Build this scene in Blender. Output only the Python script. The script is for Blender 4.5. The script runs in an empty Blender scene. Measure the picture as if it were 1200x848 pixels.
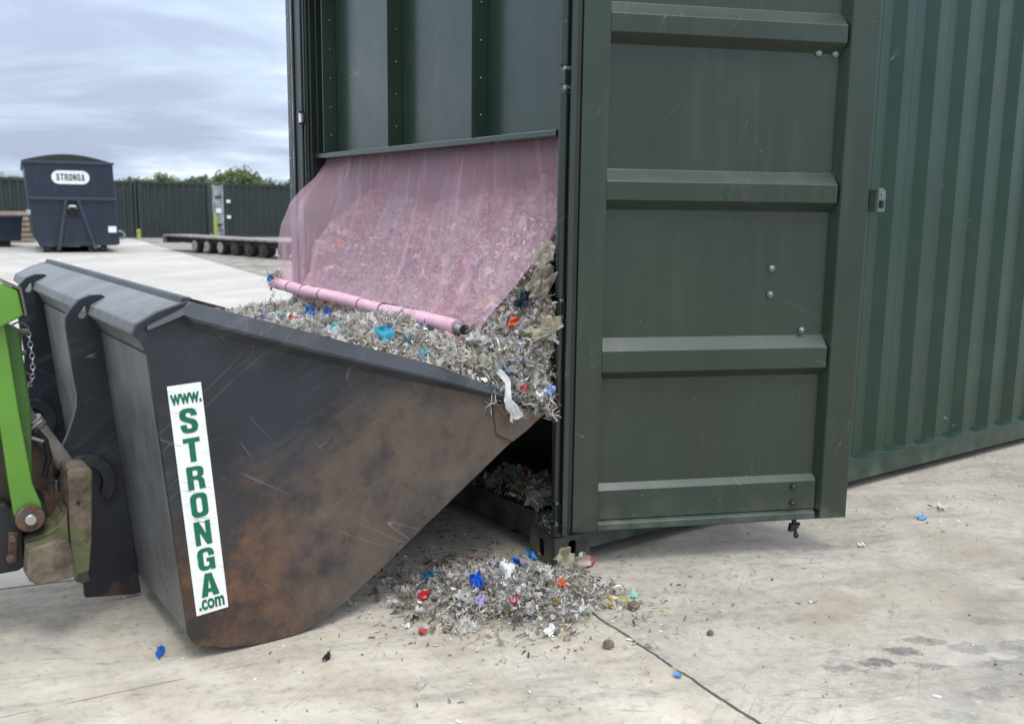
import bpy, bmesh, math, random
import numpy as np
from mathutils import Vector, Matrix
rad = math.radians
sc = bpy.context.scene
COL = sc.collection
random.seed(7)
rng = np.random.default_rng(11)

# ------------------------------------------------------------------ camera
cam_d = bpy.data.cameras.new('camera'); cam = bpy.data.objects.new('camera', cam_d); COL.objects.link(cam)
r_ = Vector((0.817649821, -0.575592162, 0.011934534)); d_ = Vector((-0.082071737, -0.137054001, -0.987157754)); f_ = Vector((0.569835942, 0.806169873, -0.159302028))
cam.matrix_world = Matrix(((r_.x, -d_.x, -f_.x, -2.12271878), (r_.y, -d_.y, -f_.y, -2.70475891), (r_.z, -d_.z, -f_.z, 1.3573532), (0, 0, 0, 1)))
cam_d.sensor_fit = 'HORIZONTAL'; cam_d.sensor_width = 36.0; cam_d.lens = 36.0 * 1097.763 / 1200
cam_d.clip_start = 0.05; cam_d.clip_end = 3000
cam_d.dof.use_dof = True; cam_d.dof.focus_distance = 3.6; cam_d.dof.aperture_fstop = 3.6
sc.camera = cam

# ------------------------------------------------------------------ sky and sun
SUN_EL = rad(65)
SUN = Vector((-0.20, -0.975, 0)).normalized() * math.cos(SUN_EL) + Vector((0, 0, math.sin(SUN_EL)))
w = bpy.data.worlds.new('World'); sc.world = w; w.use_nodes = True
nt = w.node_tree; nt.nodes.clear()
def wn(t, **k):
    n = nt.nodes.new(t)
    for a, b in k.items(): setattr(n, a, b)
    return n
L = nt.links.new
out = wn('ShaderNodeOutputWorld'); bg = wn('ShaderNodeBackground'); bg.inputs[1].default_value = 0.1
sky = wn('ShaderNodeTexSky', sky_type='NISHITA', sun_disc=False)
sky.sun_elevation = SUN_EL; sky.sun_rotation = math.atan2(SUN.x, SUN.y); sky.air_density = 1.4; sky.dust_density = 3
tc = wn('ShaderNodeTexCoord'); sep = wn('ShaderNodeSeparateXYZ'); L(tc.outputs['Generated'], sep.inputs[0])
def wmath(op, a, b=None, clamp=False):
    n = wn('ShaderNodeMath', operation=op); n.use_clamp = clamp
    for i, v in enumerate((a, b)):
        if v is None: continue
        if isinstance(v, (int, float)): n.inputs[i].default_value = v
        else: L(v, n.inputs[i])
    return n.outputs[0]
zc = wmath('MAXIMUM', sep.outputs[2], 0.0); zz = wmath('ADD', zc, 0.10)
# cloud plane coordinates, turned so that the banks run across the view
ux = wmath('DIVIDE', wmath('ADD', wmath('MULTIPLY', sep.outputs[0], .817), wmath('MULTIPLY', sep.outputs[1], -.576)), zz)
uy = wmath('DIVIDE', wmath('ADD', wmath('MULTIPLY', sep.outputs[0], .576), wmath('MULTIPLY', sep.outputs[1], .817)), zz)
cmb = wn('ShaderNodeCombineXYZ'); L(wmath('MULTIPLY', ux, 0.8), cmb.inputs[0]); L(wmath('MULTIPLY', uy, 0.9), cmb.inputs[1]); cmb.inputs[2].default_value = 3.7
n1 = wn('ShaderNodeTexNoise'); n1.inputs['Scale'].default_value = 0.85; n1.inputs['Detail'].default_value = 7; n1.inputs['Roughness'].default_value = .52; n1.inputs['Distortion'].default_value = .35
L(cmb.outputs[0], n1.inputs['Vector'])
rp = wn('ShaderNodeValToRGB'); L(n1.outputs[0], rp.inputs[0])
e = rp.color_ramp.elements
e[0].position = .39; e[0].color = (.34, .40, .53, 1); e[1].position = .71; e[1].color = (.98, 1.02, 1.06, 1)
m_ = e.new(.525); m_.color = (.46, .55, .69, 1)
m_ = e.new(.615); m_.color = (.68, .76, .86, 1)
grad = wmath('ADD', 1.0, wmath('MULTIPLY', zc, 1.75))
# overhead the cloud sheet is thin and white
ov = wn('ShaderNodeMapRange', interpolation_type='SMOOTHSTEP'); L(zc, ov.inputs[0]); ov.inputs[1].default_value = .22; ov.inputs[2].default_value = .60; ov.inputs[3].default_value = 0; ov.inputs[4].default_value = .42
om = wn('ShaderNodeMixRGB'); L(ov.outputs[0], om.inputs[0]); L(rp.outputs[0], om.inputs[1]); om.inputs[2].default_value = (.80, .80, .79, 1)
vs = wn('ShaderNodeVectorMath', operation='SCALE'); L(om.outputs[0], vs.inputs[0]); L(wmath('MULTIPLY', grad, 10.0), vs.inputs['Scale'])
mx = wn('ShaderNodeMixRGB'); mx.inputs[0].default_value = .92; L(sky.outputs[0], mx.inputs[1]); L(vs.outputs[0], mx.inputs[2])
L(mx.outputs[0], bg.inputs[0]); L(bg.outputs[0], out.inputs[0])
sd = bpy.data.lights.new('sun', 'SUN'); sd.energy = 1.3; sd.angle = rad(22); sd.color = (1, .965, .91)
so = bpy.data.objects.new('sun', sd); COL.objects.link(so); so.rotation_euler = SUN.to_track_quat('Z', 'Y').to_euler(); so.location = (0, 0, 30)
vw = sc.view_settings; vw.view_transform = 'Standard'; vw.look = 'None'; vw.exposure = 0.38; vw.gamma = 1.0; vw.use_curve_mapping = False
sc.cycles.max_bounces = 8; sc.cycles.transparent_max_bounces = 12

# ------------------------------------------------------------------ materials
class N:
    """small wrapper to write node trees"""
    def __init__(s, name):
        s.m = bpy.data.materials.new(name); s.m.use_nodes = True; s.t = s.m.node_tree; s.t.nodes.clear()
        s.out = s.t.nodes.new('ShaderNodeOutputMaterial'); s.b = s.t.nodes.new('ShaderNodeBsdfPrincipled')
        s.t.links.new(s.b.outputs[0], s.out.inputs[0])
        s.tc = s.t.nodes.new('ShaderNodeTexCoord'); s.P = s.tc.outputs['Object']
    def set(s, sock, v):
        if v is None: return
        if isinstance(v, bpy.types.NodeSocket): s.t.links.new(v, sock)
        else:
            if sock.type == 'RGBA' and len(v) == 3: v = (*v, 1)
            sock.default_value = v
    def node(s, t, ins=None, **k):
        n = s.t.nodes.new(t)
        for a, b in k.items(): setattr(n, a, b)
        for a, b in (ins or {}).items(): s.set(n.inputs[a], b)
        return n
    def math(s, op, a, b=None, c=None, clamp=False):
        n = s.t.nodes.new('ShaderNodeMath'); n.operation = op; n.use_clamp = clamp
        for i, v in enumerate((a, b, c)): s.set(n.inputs[i], v)
        return n.outputs[0]
    def map(s, scale=(1, 1, 1), loc=(0, 0, 0), rot=(0, 0, 0), vec=None):
        v = vec or s.P
        if any(rot): v = s.node('ShaderNodeMapping', {'Vector': v, 'Rotation': rot}).outputs[0]      # turn first, stretch afterwards
        return s.node('ShaderNodeMapping', {'Vector': v, 'Scale': scale, 'Location': loc}).outputs[0]
    def noise(s, scale, detail=4, rough=.55, vec=None, dist=0):
        return s.node('ShaderNodeTexNoise', {'Vector': vec or s.P, 'Scale': scale, 'Detail': detail, 'Roughness': rough, 'Distortion': dist}).outputs[0]
    def ramp(s, fac, lo, hi, a=0., b=1.):
        return s.node('ShaderNodeMapRange', {0: fac, 1: lo, 2: hi, 3: a, 4: b}, interpolation_type='SMOOTHSTEP').outputs[0]
    def mix(s, fac, a, b, mode='MIX'):
        return s.node('ShaderNodeMixRGB', {0: fac, 1: a, 2: b}, blend_type=mode).outputs[0]
    def bump(s, h, strength=.3, dist=.01, nrm=None):
        return s.node('ShaderNodeBump', {'Height': h, 'Strength': strength, 'Distance': dist, 'Normal': nrm}).outputs[0]
    def fin(s, col=None, rough=None, metal=None, nrm=None, spec=None):
        s.set(s.b.inputs['Base Color'], col); s.set(s.b.inputs['Roughness'], rough); s.set(s.b.inputs['Metallic'], metal); s.set(s.b.inputs['Normal'], nrm)
        s.set(s.b.inputs['Specular IOR Level'], spec)
        return s.m
def sc3(c, k): return tuple(min(1, x * k) for x in c)

def simple(name, c, rough=.5, metal=0., var=.25, vs=6, bump=.08, bs=60, spec=.5):
    n = N(name)
    f = n.noise(vs, 5)
    col = n.mix(n.ramp(f, .3, .7), sc3(c, 1 - var), sc3(c, 1 + var))
    return n.fin(col, n.math('ADD', rough, n.math('MULTIPLY', n.math('SUBTRACT', n.noise(vs * 3, 3), .5), .25)), metal, n.bump(n.noise(bs, 3), bump, .004), spec)

def scratch_lines(n, rot, scale, width, seed, lo=.60):
    """thin, long, gently curved marks: level lines of a stretched noise, broken up by a second one"""
    v = n.map((.55, .55, 8.5), loc=(seed * 3.7, seed * 1.3, seed * 2.1), rot=(0, rot, 0))
    f = n.node('ShaderNodeTexNoise', {'Vector': v, 'Scale': scale, 'Detail': .6, 'Roughness': .35}).outputs[0]
    ln = n.ramp(n.math('ABSOLUTE', n.math('SUBTRACT', f, .5)), width, width * .3)
    return n.math('MULTIPLY', ln, n.ramp(n.noise(3.3, 3, vec=n.map((1, 1, 1), loc=(seed * 5, 2, seed))), lo, lo + .06))
def paint(name, c, rough=.34, coat=.3, dust=(.30, .29, .26), dust_amt=.12, scratch=.35, dirtz=True, orange=.05, zd=.35):
    """sprayed steel: slight orange peel, dust near the ground, rubbed spots, fine scratches"""
    n = N(name)
    sepn = n.node('ShaderNodeSeparateXYZ', {0: n.P})
    col = n.mix(n.ramp(n.noise(2.2, 5), .3, .7), sc3(c, .86), sc3(c, 1.16))
    stre = n.noise(1.0, 4, vec=n.map((14, 14, .9)))
    dustf = n.math('MULTIPLY', n.ramp(stre, .5, .8), dust_amt)
    if dirtz:
        low = n.math('MULTIPLY', n.ramp(sepn.outputs[2], zd, 0.0), n.ramp(n.noise(9, 6), .35, .75))
        dustf = n.math('ADD', dustf, n.math('MULTIPLY', low, .28), clamp=True)
    col = n.mix(dustf, col, dust)
    scr = None
    for a, rt in enumerate((.9, -.5, 1.4)):
        q = scratch_lines(n, rt, 1.6 + a, .0022, a)
        scr = q if scr is None else n.math('MAXIMUM', scr, q)
    spots = n.ramp(n.noise(55, 2), .73, .78)
    mk = n.math('MULTIPLY', n.math('MAXIMUM', scr, n.math('MULTIPLY', spots, .6)), scratch, clamp=True)
    col = n.mix(mk, col, (.33, .35, .33))
    rg = n.math('ADD', rough, n.math('MULTIPLY', n.math('SUBTRACT', n.noise(5, 4), .45), .25))
    rg = n.math('ADD', rg, n.math('MULTIPLY', dustf, .5), clamp=True)
    bp = n.bump(n.noise(160, 2), orange, .002)
    bp = n.bump(n.noise(1.9, 3), .22, .03, bp)
    n.b.inputs['Coat Weight'].default_value = coat; n.b.inputs['Coat Roughness'].default_value = .22
    return n.fin(col, rg, 0., bp)

M = {}
M['green'] = paint('container_paint', (.0165, .0300, .0180), .32, dust_amt=.035)
M['greenwall'] = paint('container_wall_paint', (.0055, .0320, .0180), .29, coat=.12, dust_amt=.02, zd=.2)
M['greendark'] = paint('container_post_paint', (.009, .014, .012), .36, dust_amt=.05)
M['panel'] = paint('panel_paint', (.013, .029, .019), .27, dirtz=False, dust_amt=.04, scratch=.15)
_pb = M['panel'].node_tree.nodes['Principled BSDF']; _pb.inputs['Coat Weight'].default_value = .45
M['rubber'] = simple('gasket_rubber', (.012, .013, .013), .6)
M['darkhole'] = simple('dark_steel_and_hole_shade', (.012, .014, .014), .8)  # near black: paints the shade inside holes, also serves dark steel parts
M['zinc'] = simple('zinc_bolt', (.27, .28, .28), .42, .8, .2, 30)
M['bare'] = simple('bare_steel', (.36, .37, .38), .35, .8, .25, 18)
M['white'] = simple('white_paint', (.78, .78, .77), .45, 0, .06)
M['navy'] = paint('navy_paint', (.006, .013, .030), .40, dust_amt=.05, zd=.4)
M['navyl'] = paint('navy_frame_paint', (.018, .030, .055), .42, dust_amt=.08, zd=.4)
M['tyre'] = simple('tyre_rubber', (.035, .034, .033), .85, 0, .4, 8)
M['rim'] = simple('dusty_rim', (.30, .28, .26), .7, .2, .3, 14)
M['deck'] = simple('dusty_steel_deck', (.22, .20, .18), .8, 0, .35, 4)
M['dkgreen'] = simple('far_green_paint', (.024, .033, .032), .5, 0, .15, 1.2)
M['galv'] = simple('galvanised_steel', (.30, .33, .33), .5, .5, .5, 4)
M['catch'] = simple('grey_green_catch', (.12, .15, .14), .45, .3, .2, 20)
M['lime'] = simple('yellow_green_paint', (.33, .37, .07), .6)
M['tan'] = simple('weathered_timber', (.30, .22, .16), .85, 0, .3, 5)
M['text'] = simple('green_print', (.0, .13, .062), .5, 0, .12, 40)
M['textnavy'] = simple('navy_print', (.012, .02, .04), .5, 0, .1, 20)

def sticker_mat():
    n = N('white_vinyl')
    scr = n.math('MAXIMUM', scratch_lines(n, -.3, 1.6, .004, 2, .5), scratch_lines(n, .5, 1.8, .004, 5, .52))
    col = n.mix(n.ramp(n.noise(30, 5), .5, .85), (.80, .81, .81), (.62, .61, .58))
    return n.fin(n.mix(scr, col, (.22, .20, .18)), .42, 0., n.bump(n.noise(18, 2), .05, .004))
M['sticker'] = sticker_mat()

def bucket_mat(name, base, rustbase=.0, brush=False, diag=True):
    n = N(name)
    sp = n.node('ShaderNodeSeparateXYZ', {0: n.P})
    X, Z = sp.outputs[0], sp.outputs[2]
    col = n.mix(n.ramp(n.noise(4.5, 6), .3, .72), sc3(base, .7), sc3(base, 1.35))
    smear = n.noise(1.0, 8, .7, n.map((2.5, 3, 12), rot=(0, .45, 0)))
    col = n.mix(n.math('MULTIPLY', n.ramp(smear, .52, .78), .30), col, (.16, .17, .18))
    if brush:
        st = n.noise(1., 5, .7, n.map((40, 40, 2.2)))
        col = n.mix(n.math('MULTIPLY', n.ramp(st, .35, .75), .55), col, (.20, .20, .195))
    # worn and rusted towards the cutting edge and the heel: distance from the line heel - tip, and from the ground
    if diag:
        lin = n.math('SUBTRACT', n.math('MULTIPLY', n.math('ADD', X, 1.10), .60), Z)          # >0 under the belly line
        f = n.math('ADD', lin, n.math('MULTIPLY', n.math('SUBTRACT', n.noise(3.2, 8, .68), .5), .55))
        f = n.math('ADD', f, n.math('MULTIPLY', n.math('SUBTRACT', n.noise(1.0, 8, .68, n.map((1.7, 2, 8), rot=(0, .58, 0))), .5), .75))
        rust = n.ramp(f, -.29, .10)
        low = n.ramp(n.math('ADD', Z, n.math('MULTIPLY', n.math('SUBTRACT', n.noise(5, 7, .7), .5), .55)), .34, .10)
        rust = n.math('MAXIMUM', rust, low)
        xf = n.ramp(n.math('ADD', X, n.math('MULTIPLY', n.math('SUBTRACT', n.noise(4, 5), .5), .3)), -.62, -.10)
    else:
        rust = n.ramp(n.math('SUBTRACT', n.noise(3.4, 8, .7), n.math('MULTIPLY', n.math('SUBTRACT', Z, .35), .20)), .60 - rustbase, .70 - rustbase)
        xf = n.ramp(n.noise(3, 2), .4, .9)
    rc = n.mix(n.ramp(n.noise(16, 7, .7), .34, .68), (.034, .022, .016), (.150, .068, .030))
    rc = n.mix(n.math('MULTIPLY', xf, .85), rc, n.mix(n.noise(14, 5), (.066, .050, .039), (.140, .110, .086)))
    col = n.mix(n.math('MULTIPLY', rust, n.ramp(n.noise(6, 8, .75), .30, .60, .25, 1.)), col, rc)
    # scratches at several angles
    mk = None
    for a, (rot, scl, lo, th) in enumerate(((.75, 1.1, .53, .0024), (-.55, 1.5, .55, .0026), (.30, 2.2, .55, .003), (-.9, 1.2, .56, .0024), (1.25, 1.8, .57, .003))):
        s_ = scratch_lines(n, rot, scl, th, a + 1, lo)
        mk = s_ if mk is None else n.math('MAXIMUM', mk, s_)
    col = n.mix(n.math('MULTIPLY', mk, .40), col, (.30, .27, .24))
    rg = n.math('ADD', .46, n.math('MULTIPLY', rust, .28)); rg = n.math('ADD', rg, n.math('MULTIPLY', n.math('SUBTRACT', n.noise(9, 5), .5), .3), clamp=True)
    bp = n.bump(n.noise(38, 6, .7), n.math('ADD', .06, n.math('MULTIPLY', rust, .25)), .004)
    bp = n.bump(n.noise(2.2, 2), .18, .03, bp)
    return n.fin(col, rg, 0., bp)
M['bucket'] = bucket_mat('worn_black_bucket_paint', (.016, .019, .026))
M['buckettop'] = bucket_mat('rubbed_skylit_bucket_steel', (.105, .112, .120), .0, True, False)  # rubbed grey steel, base lifted to carry the sky's sheen
M['hook'] = bucket_mat('hook_plate_paint', (.012, .016, .024), .085, False, False)
M['rimbar'] = bucket_mat('rim_bar_steel', (.036, .042, .051), .10, False, False)
M['dirtysteel'] = bucket_mat('dirty_brown_steel', (.10, .082, .066), .22, False, False)
M['cyl'] = simple('dusty_cylinder', (.24, .21, .19), .5, .3, .3, 9)

def greenpaint(name, c, dirt):
    n = N(name)
    f = n.ramp(n.noise(9, 7, .7), .62 - dirt, .74 - dirt)
    col = n.mix(n.ramp(n.noise(3, 5), .3, .7), sc3(c, .85), sc3(c, 1.15))
    col = n.mix(f, col, n.mix(n.ramp(n.noise(14, 8, .7), .3, .7), (.045, .034, .025), (.20, .155, .115)))
    return n.fin(col, n.math('ADD', .38, n.math('MULTIPLY', f, .4)), 0., n.bump(n.noise(40, 5), .08, .003))
M['lgreen'] = greenpaint('lime_loader_paint', (.105, .265, .030), .02)
M['dgreen'] = greenpaint('dirty_loader_paint', (.035, .11, .012), .06)
M['hitch'] = greenpaint('dirty_hitch_paint', (.10, .125, .042), .225)

# concrete ---------------------------------------------------------------
def concrete():
    n = N('yard_concrete')
    sp = n.node('ShaderNodeSeparateXYZ', {0: n.P}); X, Y = sp.outputs[0], sp.outputs[1]
    # the joint line runs close to the Y axis just left of the container corner
    jx = n.math('ADD', n.math('ADD', -.098, n.math('MULTIPLY', Y, .102)), n.math('MULTIPLY', n.math('SUBTRACT', n.noise(9, 5), .5), .028))
    dx = n.math('SUBTRACT', X, jx)
    side = n.ramp(dx, -.006, .006)
    far = n.ramp(Y, .4, 3.5)
    big = n.noise(.55, 6, .6)
    med = n.noise(2.6, 7, .65, dist=.4)
    grey = n.mix(n.ramp(med, .32, .70), (.320, .288, .242), (.500, .458, .392))
    sand = n.mix(n.ramp(med, .30, .68), (.365, .318, .248), (.565, .508, .420))
    col = n.mix(n.math('MULTIPLY', n.math('SUBTRACT', 1., side), n.ramp(Y, 1.2, .0)), grey, sand)
    col = n.mix(n.math('MULTIPLY', far, .8), col, n.mix(n.ramp(n.noise(.35, 7, .62, n.map((.4, 1.6, 1), rot=(0, 0, -.62))), .35, .65), (.32, .315, .30), (.475, .465, .445)))
    # broom / drag streaks and grime
    st = n.noise(1., 7, .65, n.map((1.2, 7, 1), rot=(0, 0, .35)))
    col = n.mix(n.math('MULTIPLY', n.ramp(st, .46, .70), .62), col, (.165, .155, .14))
    st2 = n.noise(1., 6, .6, n.map((3.2, .9, 1), rot=(0, 0, -.5)))
    col = n.mix(n.math('MULTIPLY', n.ramp(st2, .52, .76), .42), col, (.22, .205, .185))
    col = n.mix(n.math('MULTIPLY', n.ramp(big, .50, .70), .40), col, (.25, .225, .185))
    # laitance flakes and dark specks
    fl = n.ramp(n.noise(17, 9, .8), .55, .66)
    col = n.mix(n.math('MULTIPLY', fl, .5), col, (.60, .58, .53))
    spk = n.ramp(n.noise(75, 4, .6), .675, .73)
    col = n.mix(n.math('MULTIPLY', spk, .55), col, (.085, .08, .07))
    mot = n.noise(24, 10, .78)
    col = n.mix(n.ramp(mot, .30, .72, .0, .34), col, n.mix(n.ramp(n.noise(5, 4), .4, .6), (.62, .55, .44), (.59, .55, .485)))
    col = n.mix(n.ramp(mot, .50, .30, .0, .5), col, (.17, .158, .135))
    lines = None
    for a, rt in enumerate((.62, .25, -.5, 1.1)):
        vv = n.map((.5, 8, 1), loc=(a * 3.3, a * 1.9, 0), rot=(0, 0, rt))
        ff = n.node('ShaderNodeTexNoise', {'Vector': vv, 'Scale': 1.1 + .4 * a, 'Detail': 2., 'Roughness': .5}).outputs[0]
        q = n.math('MULTIPLY', n.ramp(n.math('ABSOLUTE', n.math('SUBTRACT', ff, .5)), .010, .002), n.ramp(n.noise(2.6, 5, .65, n.map((1, 1, 1), loc=(a * 4, 1, 0))), .50, .62))
        lines = q if lines is None else n.math('MAXIMUM', lines, q)
    col = n.mix(n.math('MULTIPLY', lines, .45), col, (.20, .185, .165))
    # muddy tyre lug prints
    wob = n.node('ShaderNodeTexNoise', {'Vector': n.P, 'Scale': 17., 'Detail': 7., 'Roughness': .7}).outputs[1]
    pv = n.node('ShaderNodeMixRGB', {0: .10, 1: n.P, 2: wob}).outputs[0]
    ps = n.node('ShaderNodeSeparateXYZ', {0: pv}); tot = None
    LUG = [(.231, -1.113, .050, .024, .8, .55), (.356, -1.156, .055, .026, .9, .9), (.492, -1.154, .058, .026, .55, .8), (.616, -1.15, .07, .026, .5, .6),
           (.481, -1.262, .055, .025, .4, .55), (.334, -1.249, .045, .02, .3, .3), (.693, -1.268, .07, .04, .5, .5), (.673, -1.39, .085, .045, .5, .55),
           (.606, -1.50, .08, .045, .5, .6), (.456, -1.45, .07, .035, .5, .55), (.27, -1.46, .07, .03, .5, .45), (.85, -1.35, .09, .05, .5, .6), (.80, -1.52, .1, .05, .5, .6), (.95, -1.20, .08, .035, .5, .5), (1.05, -1.42, .1, .05, .5, .5)]
    for cx, cy, a, b, k, amt in LUG:
        ang = -.62; ca, sa = math.cos(ang), math.sin(ang)
        px = n.math('SUBTRACT', ps.outputs[0], cx * .90 + .05); py = n.math('SUBTRACT', ps.outputs[1], cy * .90 + .05)
        u = n.math('DIVIDE', n.math('ADD', n.math('MULTIPLY', px, ca), n.math('MULTIPLY', py, sa)), a)
        v = n.math('DIVIDE', n.math('SUBTRACT', n.math('MULTIPLY', py, ca), n.math('MULTIPLY', px, sa)), b)
        q = n.math('ADD', n.math('MULTIPLY', u, u), n.math('MULTIPLY', v, v))
        g = n.math('MULTIPLY', n.ramp(q, 1.25, .45), amt)
        tot = g if tot is None else n.math('MAXIMUM', tot, g)
    reg = n.math('MULTIPLY', n.ramp(n.math('ADD', n.math('MULTIPLY', X, .5), n.math('MULTIPLY', Y, -1.0)), 1.35, 1.75), n.ramp(n.noise(6, 6, .65), .42, .62))
    reg = n.math('MULTIPLY', reg, n.ramp(Y, -.8, -1.1))
    tot = n.math('MAXIMUM', tot, n.math('MULTIPLY', reg, .45))
    tot = n.math('MULTIPLY', tot, n.ramp(n.noise(26, 8, .75), .32, .55, .3, 1.))
    col = n.mix(tot, col, (.105, .105, .105))
    # brown damp patches by the wall
    for cx, cy, rr in ((1.0, -.95, .42), (1.55, -.75, .35), (.55, -.85, .30)):
        pd = n.node('ShaderNodeVectorMath', {0: n.P, 1: (cx, cy, 0)}, operation='DISTANCE').outputs['Value']
        col = n.mix(n.math('MULTIPLY', n.ramp(n.math('ADD', pd, n.math('MULTIPLY', n.math('SUBTRACT', n.noise(4, 5), .5), .35)), rr, .05), .45), col, (.24, .195, .14))
    # joints: by the container corner, a second across the near slab, and a grid further off
    jm = n.math('MULTIPLY', n.ramp(n.math('ABSOLUTE', dx), .0075, .004), n.math('MULTIPLY', n.ramp(n.noise(14, 3), .28, .4), n.ramp(Y, -.22, -.36)))
    l2 = n.math('SUBTRACT', n.math('ADD', Y, n.math('MULTIPLY', X, .122)), n.math('ADD', -.25, n.math('MULTIPLY', n.math('SUBTRACT', n.noise(4, 4), .5), .02)))
    jm2 = n.math('MULTIPLY', n.math('MULTIPLY', n.ramp(n.math('ABSOLUTE', l2), .004, .0015), n.ramp(X, -1.1, -1.35)), n.math('MULTIPLY', n.ramp(n.noise(7, 3), .38, .5), .6))
    l3 = n.math('SUBTRACT', Y, n.math('SUBTRACT', .53, n.math('MULTIPLY', X, .23)))
    jm3 = n.math('MULTIPLY', n.ramp(n.math('ABSOLUTE', l3), .008, .004), n.ramp(X, -1.3, -1.5))
    col = n.mix(n.math('MULTIPLY', n.ramp(l3, 0, .02), n.math('MULTIPLY', n.ramp(X, -1.2, -1.5), .55)), col, (.46, .46, .45))
    fx = n.math('ABSOLUTE', n.math('SUBTRACT', n.math('FRACT', n.math('DIVIDE', n.math('ADD', X, .9), 5.)), .5)); fy = n.math('ABSOLUTE', n.math('SUBTRACT', n.math('FRACT', n.math('DIVIDE', n.math('ADD', Y, .8), 5.)), .5))
    grid = n.math('MULTIPLY', n.math('MAXIMUM', n.ramp(fx, .003, .0012), n.ramp(fy, .003, .0012)), n.math('MULTIPLY', n.ramp(Y, 3.8, 4.4), .65))
    cr = n.math('MAXIMUM', n.math('MAXIMUM', jm, jm2), n.math('MAXIMUM', jm3, grid))
    col = n.mix(cr, col, (.085, .075, .065))
    h = n.math('ADD', n.math('MULTIPLY', n.noise(70, 6, .7), .6), n.math('MULTIPLY', n.noise(13, 5), .8))
    h = n.math('SUBTRACT', h, n.math('MULTIPLY', n.math('ADD', cr, spk), .8))
    return n.fin(col, n.ramp(med, .2, .8, .62, .9), 0., n.bump(n.math('ADD', h, n.math('MULTIPLY', mot, .7)), .5, .006), .3)
M['concrete'] = concrete()
def gravel():
    n = N('gravel_ground')
    c = n.mix(n.ramp(n.noise(3, 8, .7), .35, .65), (.16, .145, .125), (.33, .31, .28))
    c = n.mix(n.math('MULTIPLY', n.ramp(n.noise(.5, 5), .5, .62), .6), c, (.10, .115, .05))
    return n.fin(c, .95, 0., n.bump(n.noise(20, 6, .7), .8, .03))
M['gravel'] = gravel()
def grassm():
    n = N('field_grass')
    return n.fin(n.mix(n.noise(.2, 6), (.035, .065, .02), (.09, .12, .04)), .9)
M['grass'] = grassm()
def leafm(name, c):
    n = N(name)
    at = n.node('ShaderNodeAttribute', attribute_name='col').outputs[0]
    tr = n.node('ShaderNodeBsdfTranslucent', {0: at})
    mixs = n.node('ShaderNodeMixShader', {0: .3}); n.set(n.b.inputs['Base Color'], at); n.b.inputs['Roughness'].default_value = .6
    n.t.links.new(n.b.outputs[0], mixs.inputs[1]); n.t.links.new(tr.outputs[0], mixs.inputs[2]); n.t.links.new(mixs.outputs[0], n.out.inputs[0])
    return n.m
M['leaf'] = leafm('foliage', None)
M['bark'] = simple('bark', (.10, .08, .06), .9)
def shredm(name, transl, alpha):
    n = N(name)
    at = n.node('ShaderNodeAttribute', attribute_name='col').outputs[0]
    col = n.mix(n.math('MULTIPLY', n.ramp(n.noise(45, 5), .45, .8), .45), at, n.mix(.6, at, (.07, .06, .05)))
    n.set(n.b.inputs['Base Color'], col); n.b.inputs['Roughness'].default_value = .5 if alpha < 1 else .72
    n.b.inputs['Specular IOR Level'].default_value = .35
    tr = n.node('ShaderNodeBsdfTranslucent', {0: col})
    mixs = n.node('ShaderNodeMixShader', {0: transl}); n.t.links.new(n.b.outputs[0], mixs.inputs[1]); n.t.links.new(tr.outputs[0], mixs.inputs[2])
    o = mixs.outputs[0]
    if alpha < 1:
        tp = n.node('ShaderNodeBsdfTransparent'); m2 = n.node('ShaderNodeMixShader', {0: n.ramp(n.noise(30, 4), .3, .7, alpha - .18, min(1, alpha + .18))}); n.t.links.new(tp.outputs[0], m2.inputs[1]); n.t.links.new(o, m2.inputs[2]); o = m2.outputs[0]
    n.t.links.new(o, n.out.inputs[0])
    return n.m
M['shred'] = shredm('shredded_scrap', .18, 1.0); M['film'] = shredm('plastic_film', .4, .72)
def meshfabric():
    n = N('pink_mesh_fabric')
    w1 = n.node('ShaderNodeTexWave', {'Vector': n.P, 'Scale': 90., 'Distortion': .5}, bands_direction='Y').outputs[0]
    w2 = n.node('ShaderNodeTexWave', {'Vector': n.P, 'Scale': 90., 'Distortion': .5}, bands_direction='Z').outputs[0]
    hole = n.math('MULTIPLY', n.ramp(w1, .2, .8), n.ramp(w2, .2, .8))
    col = n.mix(n.ramp(n.noise(3, 6, .65), .3, .7), (1.0, .57, .70), (1.0, .73, .83))
    n.set(n.b.inputs['Base Color'], col); n.b.inputs['Roughness'].default_value = .55
    n.set(n.b.inputs['Normal'], n.bump(hole, .2, .002))
    tl = n.node('ShaderNodeBsdfTranslucent', {0: col}); m1 = n.node('ShaderNodeMixShader', {0: .35}); n.t.links.new(n.b.outputs[0], m1.inputs[1]); n.t.links.new(tl.outputs[0], m1.inputs[2])
    tp = n.node('ShaderNodeBsdfTransparent', {0: (1, .90, .95, 1)}); m2 = n.node('ShaderNodeMixShader', {0: n.math('ADD', n.math('SUBTRACT', .365, n.math('MULTIPLY', hole, .16)), n.math('MULTIPLY', n.ramp(n.noise(1., 5, .6, n.map((2, 16, 2), rot=(.35, 0, 0))), .5, .8), .18))})
    n.t.links.new(tp.outputs[0], m2.inputs[1]); n.t.links.new(m1.outputs[0], m2.inputs[2]); n.t.links.new(m2.outputs[0], n.out.inputs[0])
    return n.m
M['mesh'] = meshfabric()
M['sleeve'] = simple('pink_sleeve_fabric', (.66, .40, .48), .6, 0, .12, 8, .2, 200)
M['brick'] = simple('rusty_brick', (.26, .085, .04), .85, 0, .35, 20, .4, 60)
M['mud'] = simple('dried_mud', (.15, .115, .085), .95, 0, .4, 30, .6, 50)

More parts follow.
